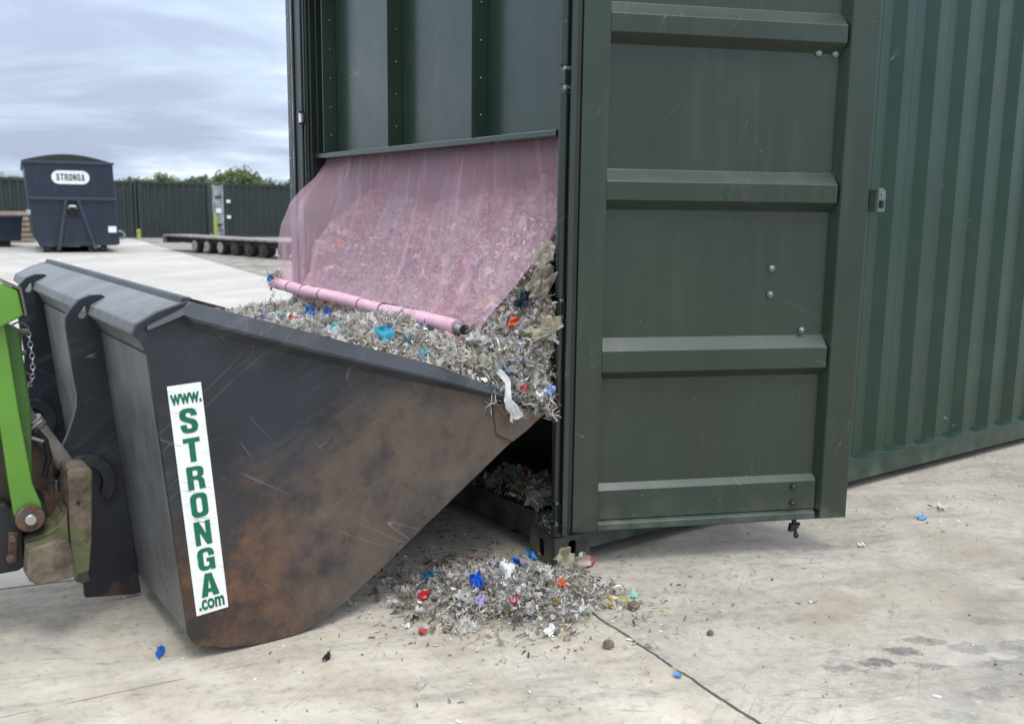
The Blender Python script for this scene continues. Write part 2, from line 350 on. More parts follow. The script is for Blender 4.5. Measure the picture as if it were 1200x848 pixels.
# ------------------------------------------------------------------ mesh helpers
def wloc(o):
    v = Vector((0, 0, 0))
    while o is not None: v = v + o.location; o = o.parent
    return v
def link_mesh(name, me, mat, parent=None):
    o = bpy.data.objects.new(name, me); COL.objects.link(o)
    if mat is not None and not me.materials: me.materials.append(mat)
    if parent is not None: o.parent = parent
    return o
class MB:
    def __init__(s, mtx=None): s.bm = bmesh.new(); s.mtx = mtx
    def _poly(s, pts): return s.bm.faces.new([s.bm.verts.new(p) for p in pts])
    def bx(s, x0, x1, y0, y1, z0, z1):
        m = Matrix.Translation(((x0 + x1) / 2, (y0 + y1) / 2, (z0 + z1) / 2)) @ Matrix.Diagonal((abs(x1 - x0), abs(y1 - y0), abs(z1 - z0), 1))
        bmesh.ops.create_cube(s.bm, size=1, matrix=m); return s
    def prism(s, pts, axis, a, b):
        f = {'x': lambda p, t: (t, p[0], p[1]), 'y': lambda p, t: (p[0], t, p[1]), 'z': lambda p, t: (p[0], p[1], t)}[axis]
        A = [s.bm.verts.new(f(p, a)) for p in pts]; B = [s.bm.verts.new(f(p, b)) for p in pts]
        s.bm.faces.new(A); s.bm.faces.new(B[::-1]); k = len(pts)
        for i in range(k): s.bm.faces.new((A[i], B[i], B[(i + 1) % k], A[(i + 1) % k]))
        return s
    def holed(s, outer, holes, axis, a, b):
        f = {'x': lambda p, t: (t, p[0], p[1]), 'y': lambda p, t: (p[0], t, p[1]), 'z': lambda p, t: (p[0], p[1], t)}[axis]
        es = []; loops = []
        for lp in [outer] + holes:
            vs = [s.bm.verts.new(f(p, a)) for p in lp]; loops.append(vs)
            es += [s.bm.edges.new((vs[i], vs[(i + 1) % len(vs)])) for i in range(len(vs))]
        r = bmesh.ops.triangle_fill(s.bm, use_beauty=True, use_dissolve=False, edges=es)
        fs = [g for g in r['geom'] if isinstance(g, bmesh.types.BMFace)]
        ex = bmesh.ops.extrude_face_region(s.bm, geom=fs, use_keep_orig=True)
        d = Vector(f((0, 0), b)) - Vector(f((0, 0), a))
        bmesh.ops.translate(s.bm, vec=d, verts=[g for g in ex['geom'] if isinstance(g, bmesh.types.BMVert)])
        return s
    def cyl(s, p0, p1, r, n=16, r2=None):
        p0, p1 = Vector(p0), Vector(p1); d = p1 - p0
        m = Matrix.Translation((p0 + p1) / 2) @ d.to_track_quat('Z', 'Y').to_matrix().to_4x4()
        bmesh.ops.create_cone(s.bm, cap_ends=True, segments=n, radius1=r, radius2=r if r2 is None else r2, depth=d.length, matrix=m); return s
    def sph(s, c, r, n=10, sq=(1, 1, 1)):
        bmesh.ops.create_uvsphere(s.bm, u_segments=n, v_segments=max(5, n // 2), radius=r, matrix=Matrix.Translation(c) @ Matrix.Diagonal((*sq, 1))); return s
    def tube(s, pts, r, n=8):
        pts = [Vector(p) for p in pts]; rings = []
        for i, p in enumerate(pts):
            t = (pts[min(i + 1, len(pts) - 1)] - pts[max(i - 1, 0)]).normalized()
            u = t.orthogonal().normalized() if i == 0 else (u - t * u.dot(t)).normalized()
            v = t.cross(u); rr = r[i] if isinstance(r, (list, tuple)) else r
            rings.append([s.bm.verts.new(p + (u * math.cos(q) + v * math.sin(q)) * rr) for q in [2 * math.pi * k / n for k in range(n)]])
        for a, b in zip(rings, rings[1:]):
            for k in range(n): s.bm.faces.new((a[k], a[(k + 1) % n], b[(k + 1) % n], b[k]))
        s.bm.faces.new(rings[0][::-1]); s.bm.faces.new(rings[-1]); return s
    def sheet(s, prof, axis, a, b):
        """open profile swept along an axis"""
        f = {'x': lambda p, t: (t, p[0], p[1]), 'y': lambda p, t: (p[0], t, p[1]), 'z': lambda p, t: (p[0], p[1], t)}[axis]
        A = [s.bm.verts.new(f(p, a)) for p in prof]; B = [s.bm.verts.new(f(p, b)) for p in prof]
        for i in range(len(prof) - 1): s.bm.faces.new((A[i], B[i], B[i + 1], A[i + 1]))
        return s
    def loft(s, rings, cap=True):
        R = [[s.bm.verts.new(p) for p in q] for q in rings]; k = len(R[0])
        for a, b in zip(R, R[1:]):
            for i in range(k): s.bm.faces.new((a[i], a[(i + 1) % k], b[(i + 1) % k], b[i]))
        if cap: s.bm.faces.new(R[0][::-1]); s.bm.faces.new(R[-1])
        return s
    def build(s, name, mat, parent=None, bevel=0, smooth=False, solid=0, seg=2, label=None):
        if s.mtx is not None: bmesh.ops.transform(s.bm, matrix=s.mtx, verts=s.bm.verts)
        off = wloc(parent) if parent is not None else Vector((0, 0, 0))
        bmesh.ops.translate(s.bm, vec=-off, verts=s.bm.verts)
        bmesh.ops.recalc_face_normals(s.bm, faces=s.bm.faces)
        me = bpy.data.meshes.new(name); s.bm.to_mesh(me); s.bm.free()
        if smooth:
            for p in me.polygons: p.use_smooth = True
            me.set_sharp_from_angle(angle=rad(38))
        o = link_mesh(name, me, mat, parent)
        if solid:
            m = o.modifiers.new('solid', 'SOLIDIFY'); m.thickness = solid; m.offset = 0
        if bevel:
            m = o.modifiers.new('bevel', 'BEVEL'); m.width = bevel; m.segments = seg; m.limit_method = 'ANGLE'; m.angle_limit = rad(35); m.harden_normals = False
        if label: o['label'] = label
        return o
def tag(o, label, cat, group=None, kind=None):
    if label: o['label'] = label
    if cat: o['category'] = cat
    if group: o['group'] = group
    if kind: o['kind'] = kind
    return o
def empty(name, loc, label, cat, group=None):
    o = bpy.data.objects.new(name, None); COL.objects.link(o); o.location = loc; o.empty_display_size = .2
    return tag(o, label, cat, group)
def text_part(name, body, P0, U, V, wid, hei, mat, parent, depth=.0008, offset=.0, font_scale=1.0):
    """flat lettering: P0 lower left corner, U right, V up (unit vectors), stretched to wid x hei"""
    cu = bpy.data.curves.new('txt', 'FONT'); cu.body = body; cu.size = 1; cu.offset = offset; cu.resolution_u = 6
    ob = bpy.data.objects.new('txt', cu); COL.objects.link(ob)
    dg = bpy.context.evaluated_depsgraph_get(); me = bpy.data.meshes.new_from_object(ob.evaluated_get(dg))
    bpy.data.objects.remove(ob)
    co = np.array([v.co[:] for v in me.vertices]); mn = co.min(0); mxx = co.max(0)
    U, V, P0 = Vector(U), Vector(V), Vector(P0); off = wloc(parent)
    for v in me.vertices:
        a = (v.co.x - mn[0]) / (mxx[0] - mn[0]) * wid; b = (v.co.y - mn[1]) / (mxx[1] - mn[1]) * hei
        v.co = P0 + U * a + V * b - off
    me.name = name; me.materials.clear()
    return link_mesh(name, me, mat, parent)
def raw(name, V, F, mats, fm=None, col=None, parent=None, smooth=False):
    """mesh from numpy arrays; F is (n,4) quads"""
    me = bpy.data.meshes.new(name); V = np.asarray(V, np.float32); F = np.asarray(F, np.int32)
    if parent is not None: V = V - np.array(wloc(parent), np.float32)
    me.vertices.add(len(V)); me.vertices.foreach_set('co', V.ravel())
    me.loops.add(F.size); me.loops.foreach_set('vertex_index', F.ravel())
    me.polygons.add(len(F)); me.polygons.foreach_set('loop_start', np.arange(0, F.size, 4, dtype=np.int32)); me.polygons.foreach_set('loop_total', np.full(len(F), 4, np.int32))
    for m in mats: me.materials.append(m)
    if fm is not None: me.polygons.foreach_set('material_index', np.asarray(fm, np.int32))
    me.update(calc_edges=True)
    if col is not None:
        a = me.color_attributes.new('col', 'FLOAT_COLOR', 'POINT'); c = np.ones((len(V), 4), np.float32); c[:, :3] = col; a.data.foreach_set('color', c.ravel())
    if smooth: me.polygons.foreach_set('use_smooth', np.ones(len(F), bool))
    me.validate()
    return link_mesh(name, me, None, parent)

def rrect(x0, x1, y0, y1, r):
    P = []
    for cx, cy, a0 in ((x1 - r, y0 + r, -90), (x1 - r, y1 - r, 0), (x0 + r, y1 - r, 90), (x0 + r, y0 + r, 180)):
        P += [(cx + r * math.cos(rad(a0 + t)), cy + r * math.sin(rad(a0 + t))) for t in (0, 22.5, 45, 67.5, 90)]
    return P
GLYPH = {   # heavy condensed capitals on a 10 x 16 grid: outline, holes
 'S': ([(10,11),(10,12.4),(9.2,14.7),(7.4,15.8),(5,16),(2.5,15.8),(.7,14.6),(0,12.4),(0,11.2),(.5,9.2),(2,7.9),(5.4,6.2),(6.3,5.3),(6.5,4.2),(6.2,3.1),(5.1,2.8),(3.9,3.1),(3.5,4.3),(3.5,5.6),(0,5.6),(0,4),(.8,1.4),(2.6,.2),(5,0),(7.6,.2),(9.3,1.4),(10,3.9),(10,5.2),(9.4,7.3),(7.9,8.7),(4.6,10.2),(3.7,11),(3.5,12),(3.8,12.9),(5,13.2),(6.2,12.9),(6.5,11.8),(6.5,11)], []),
 'T': ([(0,16),(10,16),(10,13),(6.8,13),(6.8,0),(3.2,0),(3.2,13),(0,13)], []),
 'R': ([(0,0),(0,16),(6.8,16),(8.9,15.2),(9.8,13.4),(9.8,10.6),(9,8.8),(7.9,8.1),(9.2,7.2),(9.7,5.6),(10,0),(6.5,0),(6.3,5),(5.9,6.4),(5,6.8),(3.4,6.8),(3.4,0)], [[(3.4,9.4),(5.4,9.4),(6.3,10.1),(6.3,12.6),(5.4,13.3),(3.4,13.3)]]),
 'O': (rrect(0, 10, 0, 16, 3.6), [rrect(3.4, 6.6, 3, 13, 1.5)]),
 'N': ([(0,0),(0,16),(3.3,16),(6.9,7.2),(6.9,16),(10,16),(10,0),(6.9,0),(3.1,8.6),(3.1,0)], []),
 'G': ([(10,10.2),(10,12.2),(9.2,14.6),(7.4,15.8),(5,16),(2.6,15.8),(.8,14.6),(0,12.2),(0,3.8),(.8,1.4),(2.6,.2),(4.6,0),(6.2,.4),(7,1.6),(7.3,0),(10,0),(10,8.6),(5.2,8.6),(5.2,6),(6.6,6),(6.6,4),(6.2,3.1),(5,2.8),(3.8,3.1),(3.4,4.2),(3.4,11.8),(3.8,12.9),(5,13.2),(6.2,12.9),(6.6,11.8),(6.6,10.2)], []),
 'A': ([(0,0),(3.1,16),(6.9,16),(10,0),(6.5,0),(6.1,2.8),(3.9,2.8),(3.5,0)], [[(4.2,5.4),(5.8,5.4),(5,11.8)]]),
}
def glyph_part(name, ch, P0, U, V, wid, hei, mat, parent, thin=1.0):
    m = MB(); o_, hs = GLYPH[ch]; m.holed(o_, hs, 'z', 0, .0001)
    U, V, P0 = Vector(U), Vector(V), Vector(P0); Wn = U.cross(V) * 4
    for v in m.bm.verts: v.co = P0 + U * (v.co.x / 10 * wid) + V * (v.co.y / 16 * hei) + Wn * v.co.z
    return m.build(name, mat, parent)
# ------------------------------------------------------------------ ground
g = MB(); bmesh.ops.create_grid(g.bm, x_segments=1, y_segments=1, size=600); o = g.build('ground', M['grass']); o.location = (0, 0, -.012); tag(o, 'wide grass field beyond the yard', None, None, 'structure')
g = MB(); g._poly([(-60, -40, 0), (60, -40, 0), (60, 55, 0), (-60, 55, 0)]); tag(g.build('concrete_yard', M['concrete']), 'pale stained concrete yard slab with joints and tyre marks', None, None, 'structure')
g = MB(); g._poly([(3.85, 9.6, .004), (40, 9.6, .004), (50, 54, .004), (9.0, 54, .004), (7.46, 36.6, .004)]); tag(g.build('gravel_ground', M['gravel']), 'rough gravel strip beside the concrete yard', None, None, 'structure')

# ------------------------------------------------------------------ shipping container
CT = empty('shipping_container', (0, 0, 0), 'large dark green shipping container with its door swung open beside the bucket', 'shipping container')
Lc, Wc, Hc = 6.058, 2.438, 2.896
def oval(cx, cz, a, b, n=18):
    pts = []
    for k in range(n):
        t = 2 * math.pi * k / n; c, s_ = math.cos(t), math.sin(t)
        pts.append((cx + a * c, cz + (b - a) * (1 if s_ > 1e-6 else -1 if s_ < -1e-6 else 0) + a * s_))
    return pts
def casting(x0, sx, y0, sy, z0):
    """hollow corner block with oval holes in its outer faces; sx, sy point inwards"""
    X = lambda t: x0 + sx * t
    Y = lambda t: y0 + sy * t
    m = MB(); t = .012
    xa, xb = sorted((X(0), X(.178)))
    m.holed([(xa, z0), (xb, z0), (xb, z0 + .118), (xa, z0 + .118)], [oval((xa + xb) / 2 - .002, z0 + .060, .020, .037)], 'y', Y(0), Y(t))
    ya, yb = sorted((Y(t), Y(.162)))
    m.holed([(ya, z0), (yb, z0), (yb, z0 + .118), (ya, z0 + .118)], [oval((ya + yb) / 2, z0 + .060, .020, .037)], 'x', X(0), X(t))
    xi, xj = sorted((X(t), X(.178)))
    m.bx(xi, xj, ya, yb, z0 + .104, z0 + .118); m.bx(xi, xj, ya, yb, z0, z0 + .01)
    xk, xl = sorted((X(.166), X(.178))); m.bx(xk, xl, ya, yb, z0 + .01, z0 + .104)
    yk, yl = sorted((Y(.150), Y(.162))); xm, xn = sorted((X(t), X(.166))); m.bx(xm, xn, yk, yl, z0 + .01, z0 + .104)
    return m.build('corner_casting', M['greendark'], CT, .003)
for xx, sx in ((0, 1), (Lc, -1)):
    for yy, sy in ((0, 1), (Wc, -1)):
        casting(xx, sx, yy, sy, 0.0)
# corner posts
def post(name_y, near):
    m = MB()
    if near:
        m.prism([(.046, .014), (.170, .014), (.170, .150), (.118, .150), (.052, .070), (.046, .062)], 'z', .118, Hc - .118)
    else:
        m.bx(.000, .150, 2.352, 2.434, .118, Hc - .118)
        m.bx(.012, .120, 2.306, 2.352, .118, Hc - .118)
        m.bx(.004, .012, 2.318, 2.332, .118, Hc - .118)
        m.bx(.030, .118, 2.296, 2.306, .118, Hc - .118)
    return m.build('corner_post', M['greendark'], CT, .004)
post(0, True); post(0, False)
for yy in ((.008, .150), (2.288, 2.43)):
    MB().bx(Lc - .15, Lc - .006, yy[0], yy[1], .118, Hc - .118).build('corner_post', M['greendark'], CT, .006)
# hinge bar along the near post: rounded lengths with hinge lugs in the gaps
gaps = [(.170, .262), (.966, 1.040), (1.790, 1.868)]
z = .12
segs = []
for a, b in gaps: segs.append((z, a)); z = b
segs.append((z, 2.75))
for a, b in segs:
    MB().cyl((.022, .021, a), (.022, .021, b), .021, 20).build('hinge_bar', M['greendark'], CT, .004, True)
for a, b in gaps:
    h = MB(); h.bx(.008, .05, .006, .034, a + .012, b - .012); h.build('hinge_lug', M['green'], CT, .003)
    MB().cyl((.022, .018, a - .004), (.022, .018, b + .004), .0095, 12).build('hinge_pin', M['bare'], CT)
for a, b in ((.170, .262), (.966, 1.040), (1.815, 1.885)):
    h = MB(); h.bx(-.028, .004, 2.322, 2.350, a, a + .010); h.bx(-.028, .004, 2.322, 2.350, b - .010, b); h.bx(-.004, .006, 2.318, 2.352, a + .01, b - .01); h.build('hinge_lug', M['greendark'], CT, .002)
    MB().cyl((-.016, 2.334, a + .01), (-.016, 2.334, b - .01), .009, 12).build('hinge_pin', M['white'] if a > 1.5 else M['bare'], CT)
# bottom and top rails
def rail(y0, y1):
    m = MB(); m.bx(.178, Lc - .178, y0, y1, .045, .152); m.build('bottom_rail', M['greenwall'], CT, .006)
    m = MB(); m.bx(.150, Lc - .150, y0, y1, Hc - .13, Hc - .01); m.build('top_rail', M['greenwall'], CT, .006)
rail(.004, .066); rail(2.372, 2.434)
def corr(y_out, y_in, x0, x1):
    P = []; x = x0; pitch = .270
    while x < x1:
        for dx, y in ((0, y_out), (.072, y_out), (.135, y_in), (.205, y_in)):
            if x + dx < x1: P.append((x + dx, y))
        x += pitch
    P.append((x1, y_out)); return P
for yo, yi in ((.010, .046), (2.428, 2.392)):
    m = MB(); m.sheet(corr(yo, yi, .170, Lc - .15), 'z', .17, Hc - .13)
    P = corr(yo, yi, .170, Lc - .15)
    # sloping weld sill from the rail up to the corrugations
    A = [m.bm.verts.new((p[0], p[1], .17)) for p in P]; B = [m.bm.verts.new((p[0], .006 if yo < 1 else 2.432, .152)) for p in P]
    for i in range(len(P) - 1): m.bm.faces.new((A[i], A[i + 1], B[i + 1], B[i]))
    m.build('side_wall', M['greenwall'], CT, .007, False, .0022)
m = MB(); m.sheet([(p[0] - .15 + .1, p[1]) for p in corr(Lc - .03, Lc - .066, .15, 2.3)], 'z', .152, Hc - .13)
for v in m.bm.verts: v.co = Vector((v.co.y, v.co.x, v.co.z))
m.build('end_wall', M['greenwall'], CT)
MB().bx(.02, Lc - .02, .07, 2.368, Hc - .07, Hc - .03).build('roof', M['greenwall'], CT)
MB().bx(.16, Lc - .1, .07, 2.368, .135, .165).build('floor', M['darkhole'], CT)
m = MB(); m.bx(.030, .150, .162, 2.276, .062, .172); m.bx(.10, .22, .60, .72, .012, .062); m.bx(.10, .22, 1.72, 1.84, .012, .062); m.build('door_sill', M['greendark'], CT, .006)
MB().bx(.006, .150, .150, 2.296, Hc - .15, Hc - .02).build('door_header', M['greendark'], CT, .006)
# hanging upper panel inside the opening, with vertical fins and a bottom lip
PX = .122
m = MB(); m.bx(PX, PX + .006, .160, 2.292, 1.64, 2.742)
pan = m.build('upper_panel', M['panel'], CT)
MB().prism([(PX - .074, .102), (PX, .158), (PX, 2.29), (PX - .074, 2.29)], 'z', 1.630, 1.656).build('bottom_lip', M['panel'], pan, .004)
for yy in (.672, 1.412, 2.155):
    MB().bx(PX - .080, PX - .0005, yy, yy + .007, 1.657, 2.742).build('fin', M['panel'], pan, .0015)
    for k in range(7): MB().sph((PX - .035, yy - .002, 1.75 + k * .15), .0045, 8).build('rivet', M['zinc'], pan, smooth=True)
MB().sph((PX - .004, 2.215, 1.738), .013, 12, (.7, 1, 1)).build('bolt', M['zinc'], pan, smooth=True)
MB().bx(PX - .06, PX - .0005, 2.282, 2.2915, 1.63, 2.742).build('fin', M['panel'], pan, .002)

# ---- the open right-hand door: local frame s (along), d (away from the camera), z
th = rad(-23.7); es = Vector((math.cos(th), math.sin(th), 0)); ed = Vector((-math.sin(th), math.cos(th), 0)); D0 = Vector((.021, -.045, 0))
DM = Matrix(((es.x, ed.x, 0, D0.x), (es.y, ed.y, 0, D0.y), (0, 0, 1, 0), (0, 0, 0, 1)))
m = MB(DM)
m.bx(.022, .122, 0, .052, .150, 2.745)
m.holed([(1.050, .150), (1.165, .150), (1.165, 2.745), (1.050, 2.745)], [], 'y', 0, .052)
m.prism([(1.028, .046), (1.050, .0005), (1.050, .05)], 'z', .185, 2.62)
m.bx(.122, 1.050, 0, .05, 2.62, 2.745)
door = m.build('door', M['green'], CT, .004, label='open door leaf seen from its ribbed inner side')
m = MB(DM)
prof = [(.046, .312), (.046, .735), (.002, .768), (.002, .845), (.046, .890), (.046, 1.366), (.002, 1.402), (.002, 1.466), (.046, 1.511), (.046, 1.950), (.002, 1.986), (.002, 2.046), (.046, 2.092), (.046, 2.62)]
def ribsheet(mm, s0, s1, pr):
    A = [mm.bm.verts.new((s0, d, zz)) for d, zz in pr]; B = [mm.bm.verts.new((s1, d, zz)) for d, zz in pr]
    for i in range(len(pr) - 1): mm.bm.faces.new((A[i], B[i], B[i + 1], A[i + 1]))
ribsheet(m, .122, 1.034, prof)
m.build('ribbed_panel', M['green'], door, .005, False, .0035)
m = MB(DM); m.prism([(.046, .330), (.020, .305), (.018, .190), (.050, .190), (.050, .330)], 'x', .122, 1.034); m.build('kick_rail', M['green'], door, .004)
m = MB(DM); m.prism([(.0, .152), (.050, .152), (.050, .189), (.024, .189), (.004, .178)], 'x', .122, 1.030); m.build('bottom_lip', M['green'], door, .004)
m = MB(DM); m.bx(-.006, .018, .020, .050, .130, 2.745); m.bx(.002, .020, .008, .020, .16, 2.745); m.build('gasket', M['rubber'], door, .003)
m = MB(DM); m.bx(-.016, .004, .006, .018, .135, 2.745); m.build('hinge_edge', M['green'], door, .003)
m = MB(DM); m.bx(.03, 1.165, .054, .062, .132, .20); m.bx(1.160, 1.170, .054, .064, .14, 2.745); m.build('edge_seal', M['rubber'], door, .002)
for s_, zz in ((.942, 1.952), (1.010, 1.952), (.801, 1.151), (.800, 1.051), (.941, .911)):
    mm = MB(DM); mm.cyl((s_, .044, zz), (s_, .036, zz), .0125, 16); mm.sph((s_, .036, zz), .0100, 12, (1, .7, 1)); mm.build('bolt', M['zinc'], door, smooth=True)
for s_, zz in ((.935, .284), (.936, .217)):
    mm = MB(DM); mm.cyl((s_, .019, zz), (s_, .011, zz), .013, 14); mm.sph((s_, .011, zz), .010, 10, (1, .7, 1)); mm.build('bolt', M['greendark'], door, smooth=True)
mm = MB(DM)
mm.cyl((.955, .03, .152), (.955, .03, .118), .010, 10); mm.bx(.938, .972, .018, .042, .108, .126); mm.bx(.934, .948, .02, .04, .094, .112); mm.bx(.962, .980, .022, .036, .118, .130); mm.cyl((.960, .03, .108), (.966, .028, .076), .008, 8); mm.sph((.967, .028, .076), .012, 8)
mm.build('locking_cam', M['rubber'], door, .002)
# far door folded back along the far side
m = MB(); m.bx(-.004, 1.17, 2.452, 2.540, .15, 2.745); m.bx(-.010, -.004, 2.470, 2.515, .16, 2.74)
d2 = m.build('door', M['greendark'], CT, .004, label='second door folded back along the far side, only its edge showing')
for k in range(14): MB().sph((-.010, 2.497, .55 + k * .155), .006, 8).build('rivet', M['zinc'], d2, smooth=True)
MB().cyl((-.012, 2.449, .15), (-.012, 2.449, 2.74), .004, 8).build('edge_highlight', M['galv'], d2)  # pale rod standing in for the highlight along the post edge
# hold-back catch on the side wall
m = MB(); m.holed([(1.872, 1.372), (1.932, 1.372), (1.932, 1.468), (1.915, 1.482), (1.872, 1.482)], [[(1.880, 1.388), (1.922, 1.388), (1.922, 1.424), (1.880, 1.424)]], 'y', -.030, -.024)
m.bx(1.868, 1.876, -.024, .012, 1.372, 1.478)
ct = m.build('hold_back_catch', M['catch'], CT, .002); MB().bx(1.880, 1.922, -.018, -.012, 1.384, 1.43).build('slot_shade', M['darkhole'], ct)  # black plate behind the slot puts the shade into colour
MB().sph((1.90, -.031, 1.456), .006, 8).build('rivet', M['zinc'], ct, smooth=True)

# ------------------------------------------------------------------ loader bucket
BK = empty('loader_bucket', (-.75, 1.1, 0), 'big worn black loader bucket with a white web address sticker, tipped into the container', 'loader bucket')
plate = [(-1.475, .985), (-1.496, 1.004), (-1.485, 1.034), (-1.426, 1.066), (-1.357, 1.088), (-1.338, 1.091), (-.496, .828), (-.335, .759), (-.033, .636),
         (-.031, .626), (-.142, .563), (-.207, .526), (-.571, .275), (-.72, .170), (-.814, .108), (-.87, .073), (-.92, .045), (-.98, .018), (-1.036, .004), (-1.134, .002), (-1.21, .008), (-1.272, .020), (-1.344, .044), (-1.368, .060), (-1.381, .085), (-1.459, .948)]
MB().prism(plate, 'y', .004, .026).build('side_plate', M['bucket'], BK, .003)
MB().prism(plate, 'y', 2.258, 2.280).build('side_plate', M['bucket'], BK, .003)
back = [(-1.459, .944), (-1.381, .085), (-1.366, .062), (-1.342, .048), (-1.272, .024), (-1.21, .012), (-1.134, .006), (-1.036, .008), (-.98, .022), (-.92, .049), (-.87, .077), (-.814, .112), (-.72, .174), (-.571, .279), (-.207, .530), (-.06, .612)]
def thick(path, t):
    inn = []
    for i, p in enumerate(path):
        a = Vector(path[max(0, i - 1)]); b = Vector(path[min(len(path) - 1, i + 1)]); d = (b - a).normalized(); nn = Vector((-d.y, d.x))
        inn.append((p[0] + nn.x * t, p[1] + nn.y * t))
    return path + inn[::-1]
MB().prism(thick(back, .014), 'y', .027, 2.257).build('back_shell', M['buckettop'], BK, smooth=True)
top = [(-1.458, .949), (-1.476, .984), (-1.497, 1.004), (-1.487, 1.035), (-1.427, 1.067), (-1.358, 1.087), (-1.352, 1.068), (-1.42, 1.046), (-1.464, 1.022), (-1.44, .95)]
MB().prism(top, 'y', .027, 2.257).build('top_guard', M['buckettop'], BK, .004, True)
MB().prism([(-1.357, 1.083), (-1.350, 1.103), (-1.322, 1.099), (-1.330, 1.064), (-1.352, 1.064)], 'y', .03, 2.262).build('rim_bar', M['rimbar'], BK, .004)
MB().prism([(-.075, .603), (-.034, .628), (-.036, .638), (-.21, .545), (-.207, .531)], 'y', .027, 2.257).build('cutting_edge', M['dirtysteel'], BK, .003)
# angle along the top of each side plate
def siderim(y0, sg):
    st = [(-1.460, 1.029, 1.010, .018, .02), (-1.362, 1.074, 1.047, .034, .02), (-1.340, 1.090, 1.014, .046, .03), (-.966, .974, .892, .046, .03), (-.570, .850, .778, .040, .028), (-.317, .751, .706, .026, .02), (-.070, .650, .622, .012, .012)]
    rings = []
    for x, zt, zl, dd, k in st:
        rings.append([(x, y0 - sg * .001, zt), (x, y0 - sg * dd * .35, zt - .002), (x, y0 - sg * dd, zl + (zt - zl) * .42), (x, y0 - sg * dd * .92, zl + (zt - zl) * .30), (x, y0 - sg * .001, zl)])
    return MB().loft(rings).build('side_rim', M['rimbar'], BK, .003)
siderim(.003, 1); siderim(2.281, -1)
MB().prism([(-.055, .622), (-.142, .563), (-.205, .529), (-.276, .566), (-.296, .686)], 'y', -.004, .0035).build('wear_plate', M['bucket'], BK, .003)
hook = [(-1.44, .962), (-1.429, 1.055), (-1.45, 1.068), (-1.484, 1.068), (-1.519, 1.054), (-1.546, 1.026), (-1.563, .998), (-1.565, .962), (-1.560, .902), (-1.553, .817), (-1.544, .735), (-1.547, .700), (-1.556, .668), (-1.576, .613), (-1.602, .560), (-1.622, .515), (-1.630, .473), (-1.622, .451), (-1.58, .40), (-1.56, .30), (-1.558, .037), (-1.40, .012), (-1.376, .014), (-1.40, .30), (-1.455, .944)]
tri = [(-1.527, 1.000), (-1.503, 1.035), (-1.499, 1.028), (-1.499, 1.006), (-1.508, .994), (-1.520, .994)]
for y0, nm in ((.600, 'hook_plate'), (1.700, 'hook_plate')):
    hp = MB().holed(hook, [tri], 'y', y0, y0 + .032).build(nm, M['hook'], BK, .0025)
    arc = [(-1.535 + .092 * math.cos(rad(t)), .442 + .098 * math.sin(rad(t))) for t in range(-42, 191, 12)]
    arci = [(-1.535 + .050 * math.cos(rad(t)), .442 + .058 * math.sin(rad(t))) for t in range(190, -43, -12)]
    MB().prism(arc + arci, 'y', y0 - .03, y0 - .0005).build('hook_collar', M['hook'], hp, .003)
    MB().prism([(-1.59, .13), (-1.556, .185), (-1.545, .112), (-1.57, .105), (-1.592, .118)], 'y', y0 - .045, y0 - .0005).build('stop_lug', M['dirtysteel'], hp, .004)
# sticker and its lettering
TL, TR, BR, BL = [Vector((x, .001, zz)) for x, zz in ((-1.412, .851), (-1.316, .856), (-1.261, .153), (-1.357, .146))]
stk = MB().prism([(p.x, p.z) for p in (TL, TR, BR, BL)], 'y', .0008, .0036).build('sticker', M['sticker'], BK)
upv = (TL - BL).normalized(); rtv = (TR - TL).normalized(); LEN = (TL - BL).length; WID = (TR - TL).length
for ch, a, b, wd in (('www.', .036, .082, .92), ('S', .100, .205, .52), ('T', .226, .328, .50), ('R', .348, .448, .52), ('O', .464, .570, .52), ('N', .588, .694, .50), ('G', .708, .808, .52), ('A', .822, .925, .56), ('.com', .935, .983, .80)):
    hh = (b - a) * LEN; ww = wd * WID
    p0 = TL - upv * (b * LEN) + rtv * ((WID - ww) / 2)
    off = .034 if len(ch) > 1 else .100
    p0 = p0 + Vector((0, -.0012, 0))
    if len(ch) > 1: text_part('lettering', ch, p0, rtv, upv, ww, hh, M['text'], stk, offset=.034)
    else: glyph_part('letter', ch, p0, rtv, upv, ww, hh, M['text'], stk)

# ------------------------------------------------------------------ loader coupler and lift arm
LD = empty('front_loader', (-1.85, .5, 0), 'dirty lime green front loader linkage coupled to the back of the black bucket', 'loader')
MB().prism([(-2.05, 1.19), (-1.764, 1.133), (-1.726, 1.111), (-1.716, 1.036), (-1.773, 1.007), (-2.05, .96)], 'y', .36, .50).build('arm_hood', M['lgreen'], LD, .006)
m = MB(); m.prism([(-1.763, 1.134), (-1.724, 1.112), (-1.713, 1.034), (-1.706, 1.036), (-1.717, 1.118), (-1.762, 1.142)], 'y', .356, .505); m.build('hood_edge', M['dirtysteel'], LD, .002)
MB().prism([(-1.83, 1.02), (-1.764, 1.02), (-1.742, .741), (-1.719, .515), (-1.700, .452), (-1.697, .418), (-1.708, .386), (-1.735, .370), (-1.762, .386), (-1.776, .425), (-1.784, .52), (-1.797, .741)], 'y', .400, .425).build('link_arm', M['lgreen'], LD, .004)
MB().prism([(-1.80, 1.03), (-1.722, .990), (-1.703, .741), (-1.712, .53), (-1.76, .48), (-1.80, .74)], 'y', .440, .54).build('inner_arm', M['dgreen'], LD, .004)
m = MB(); m.cyl((-1.735, .40, .413), (-1.735, .376, .413), .041, 24); pb = m.build('pivot_boss', M['dirtysteel'], LD, .003, True); MB().cyl((-1.735, .376, .413), (-1.735, .360, .413), .017, 14).build('pivot_pin', M['bare'], pb, .003, True)
m = MB(); m.cyl((-1.735, .425, .413), (-1.715, .60, .413), .052, 24); m.build('pivot_tube', M['rubber'], LD, .003, True)
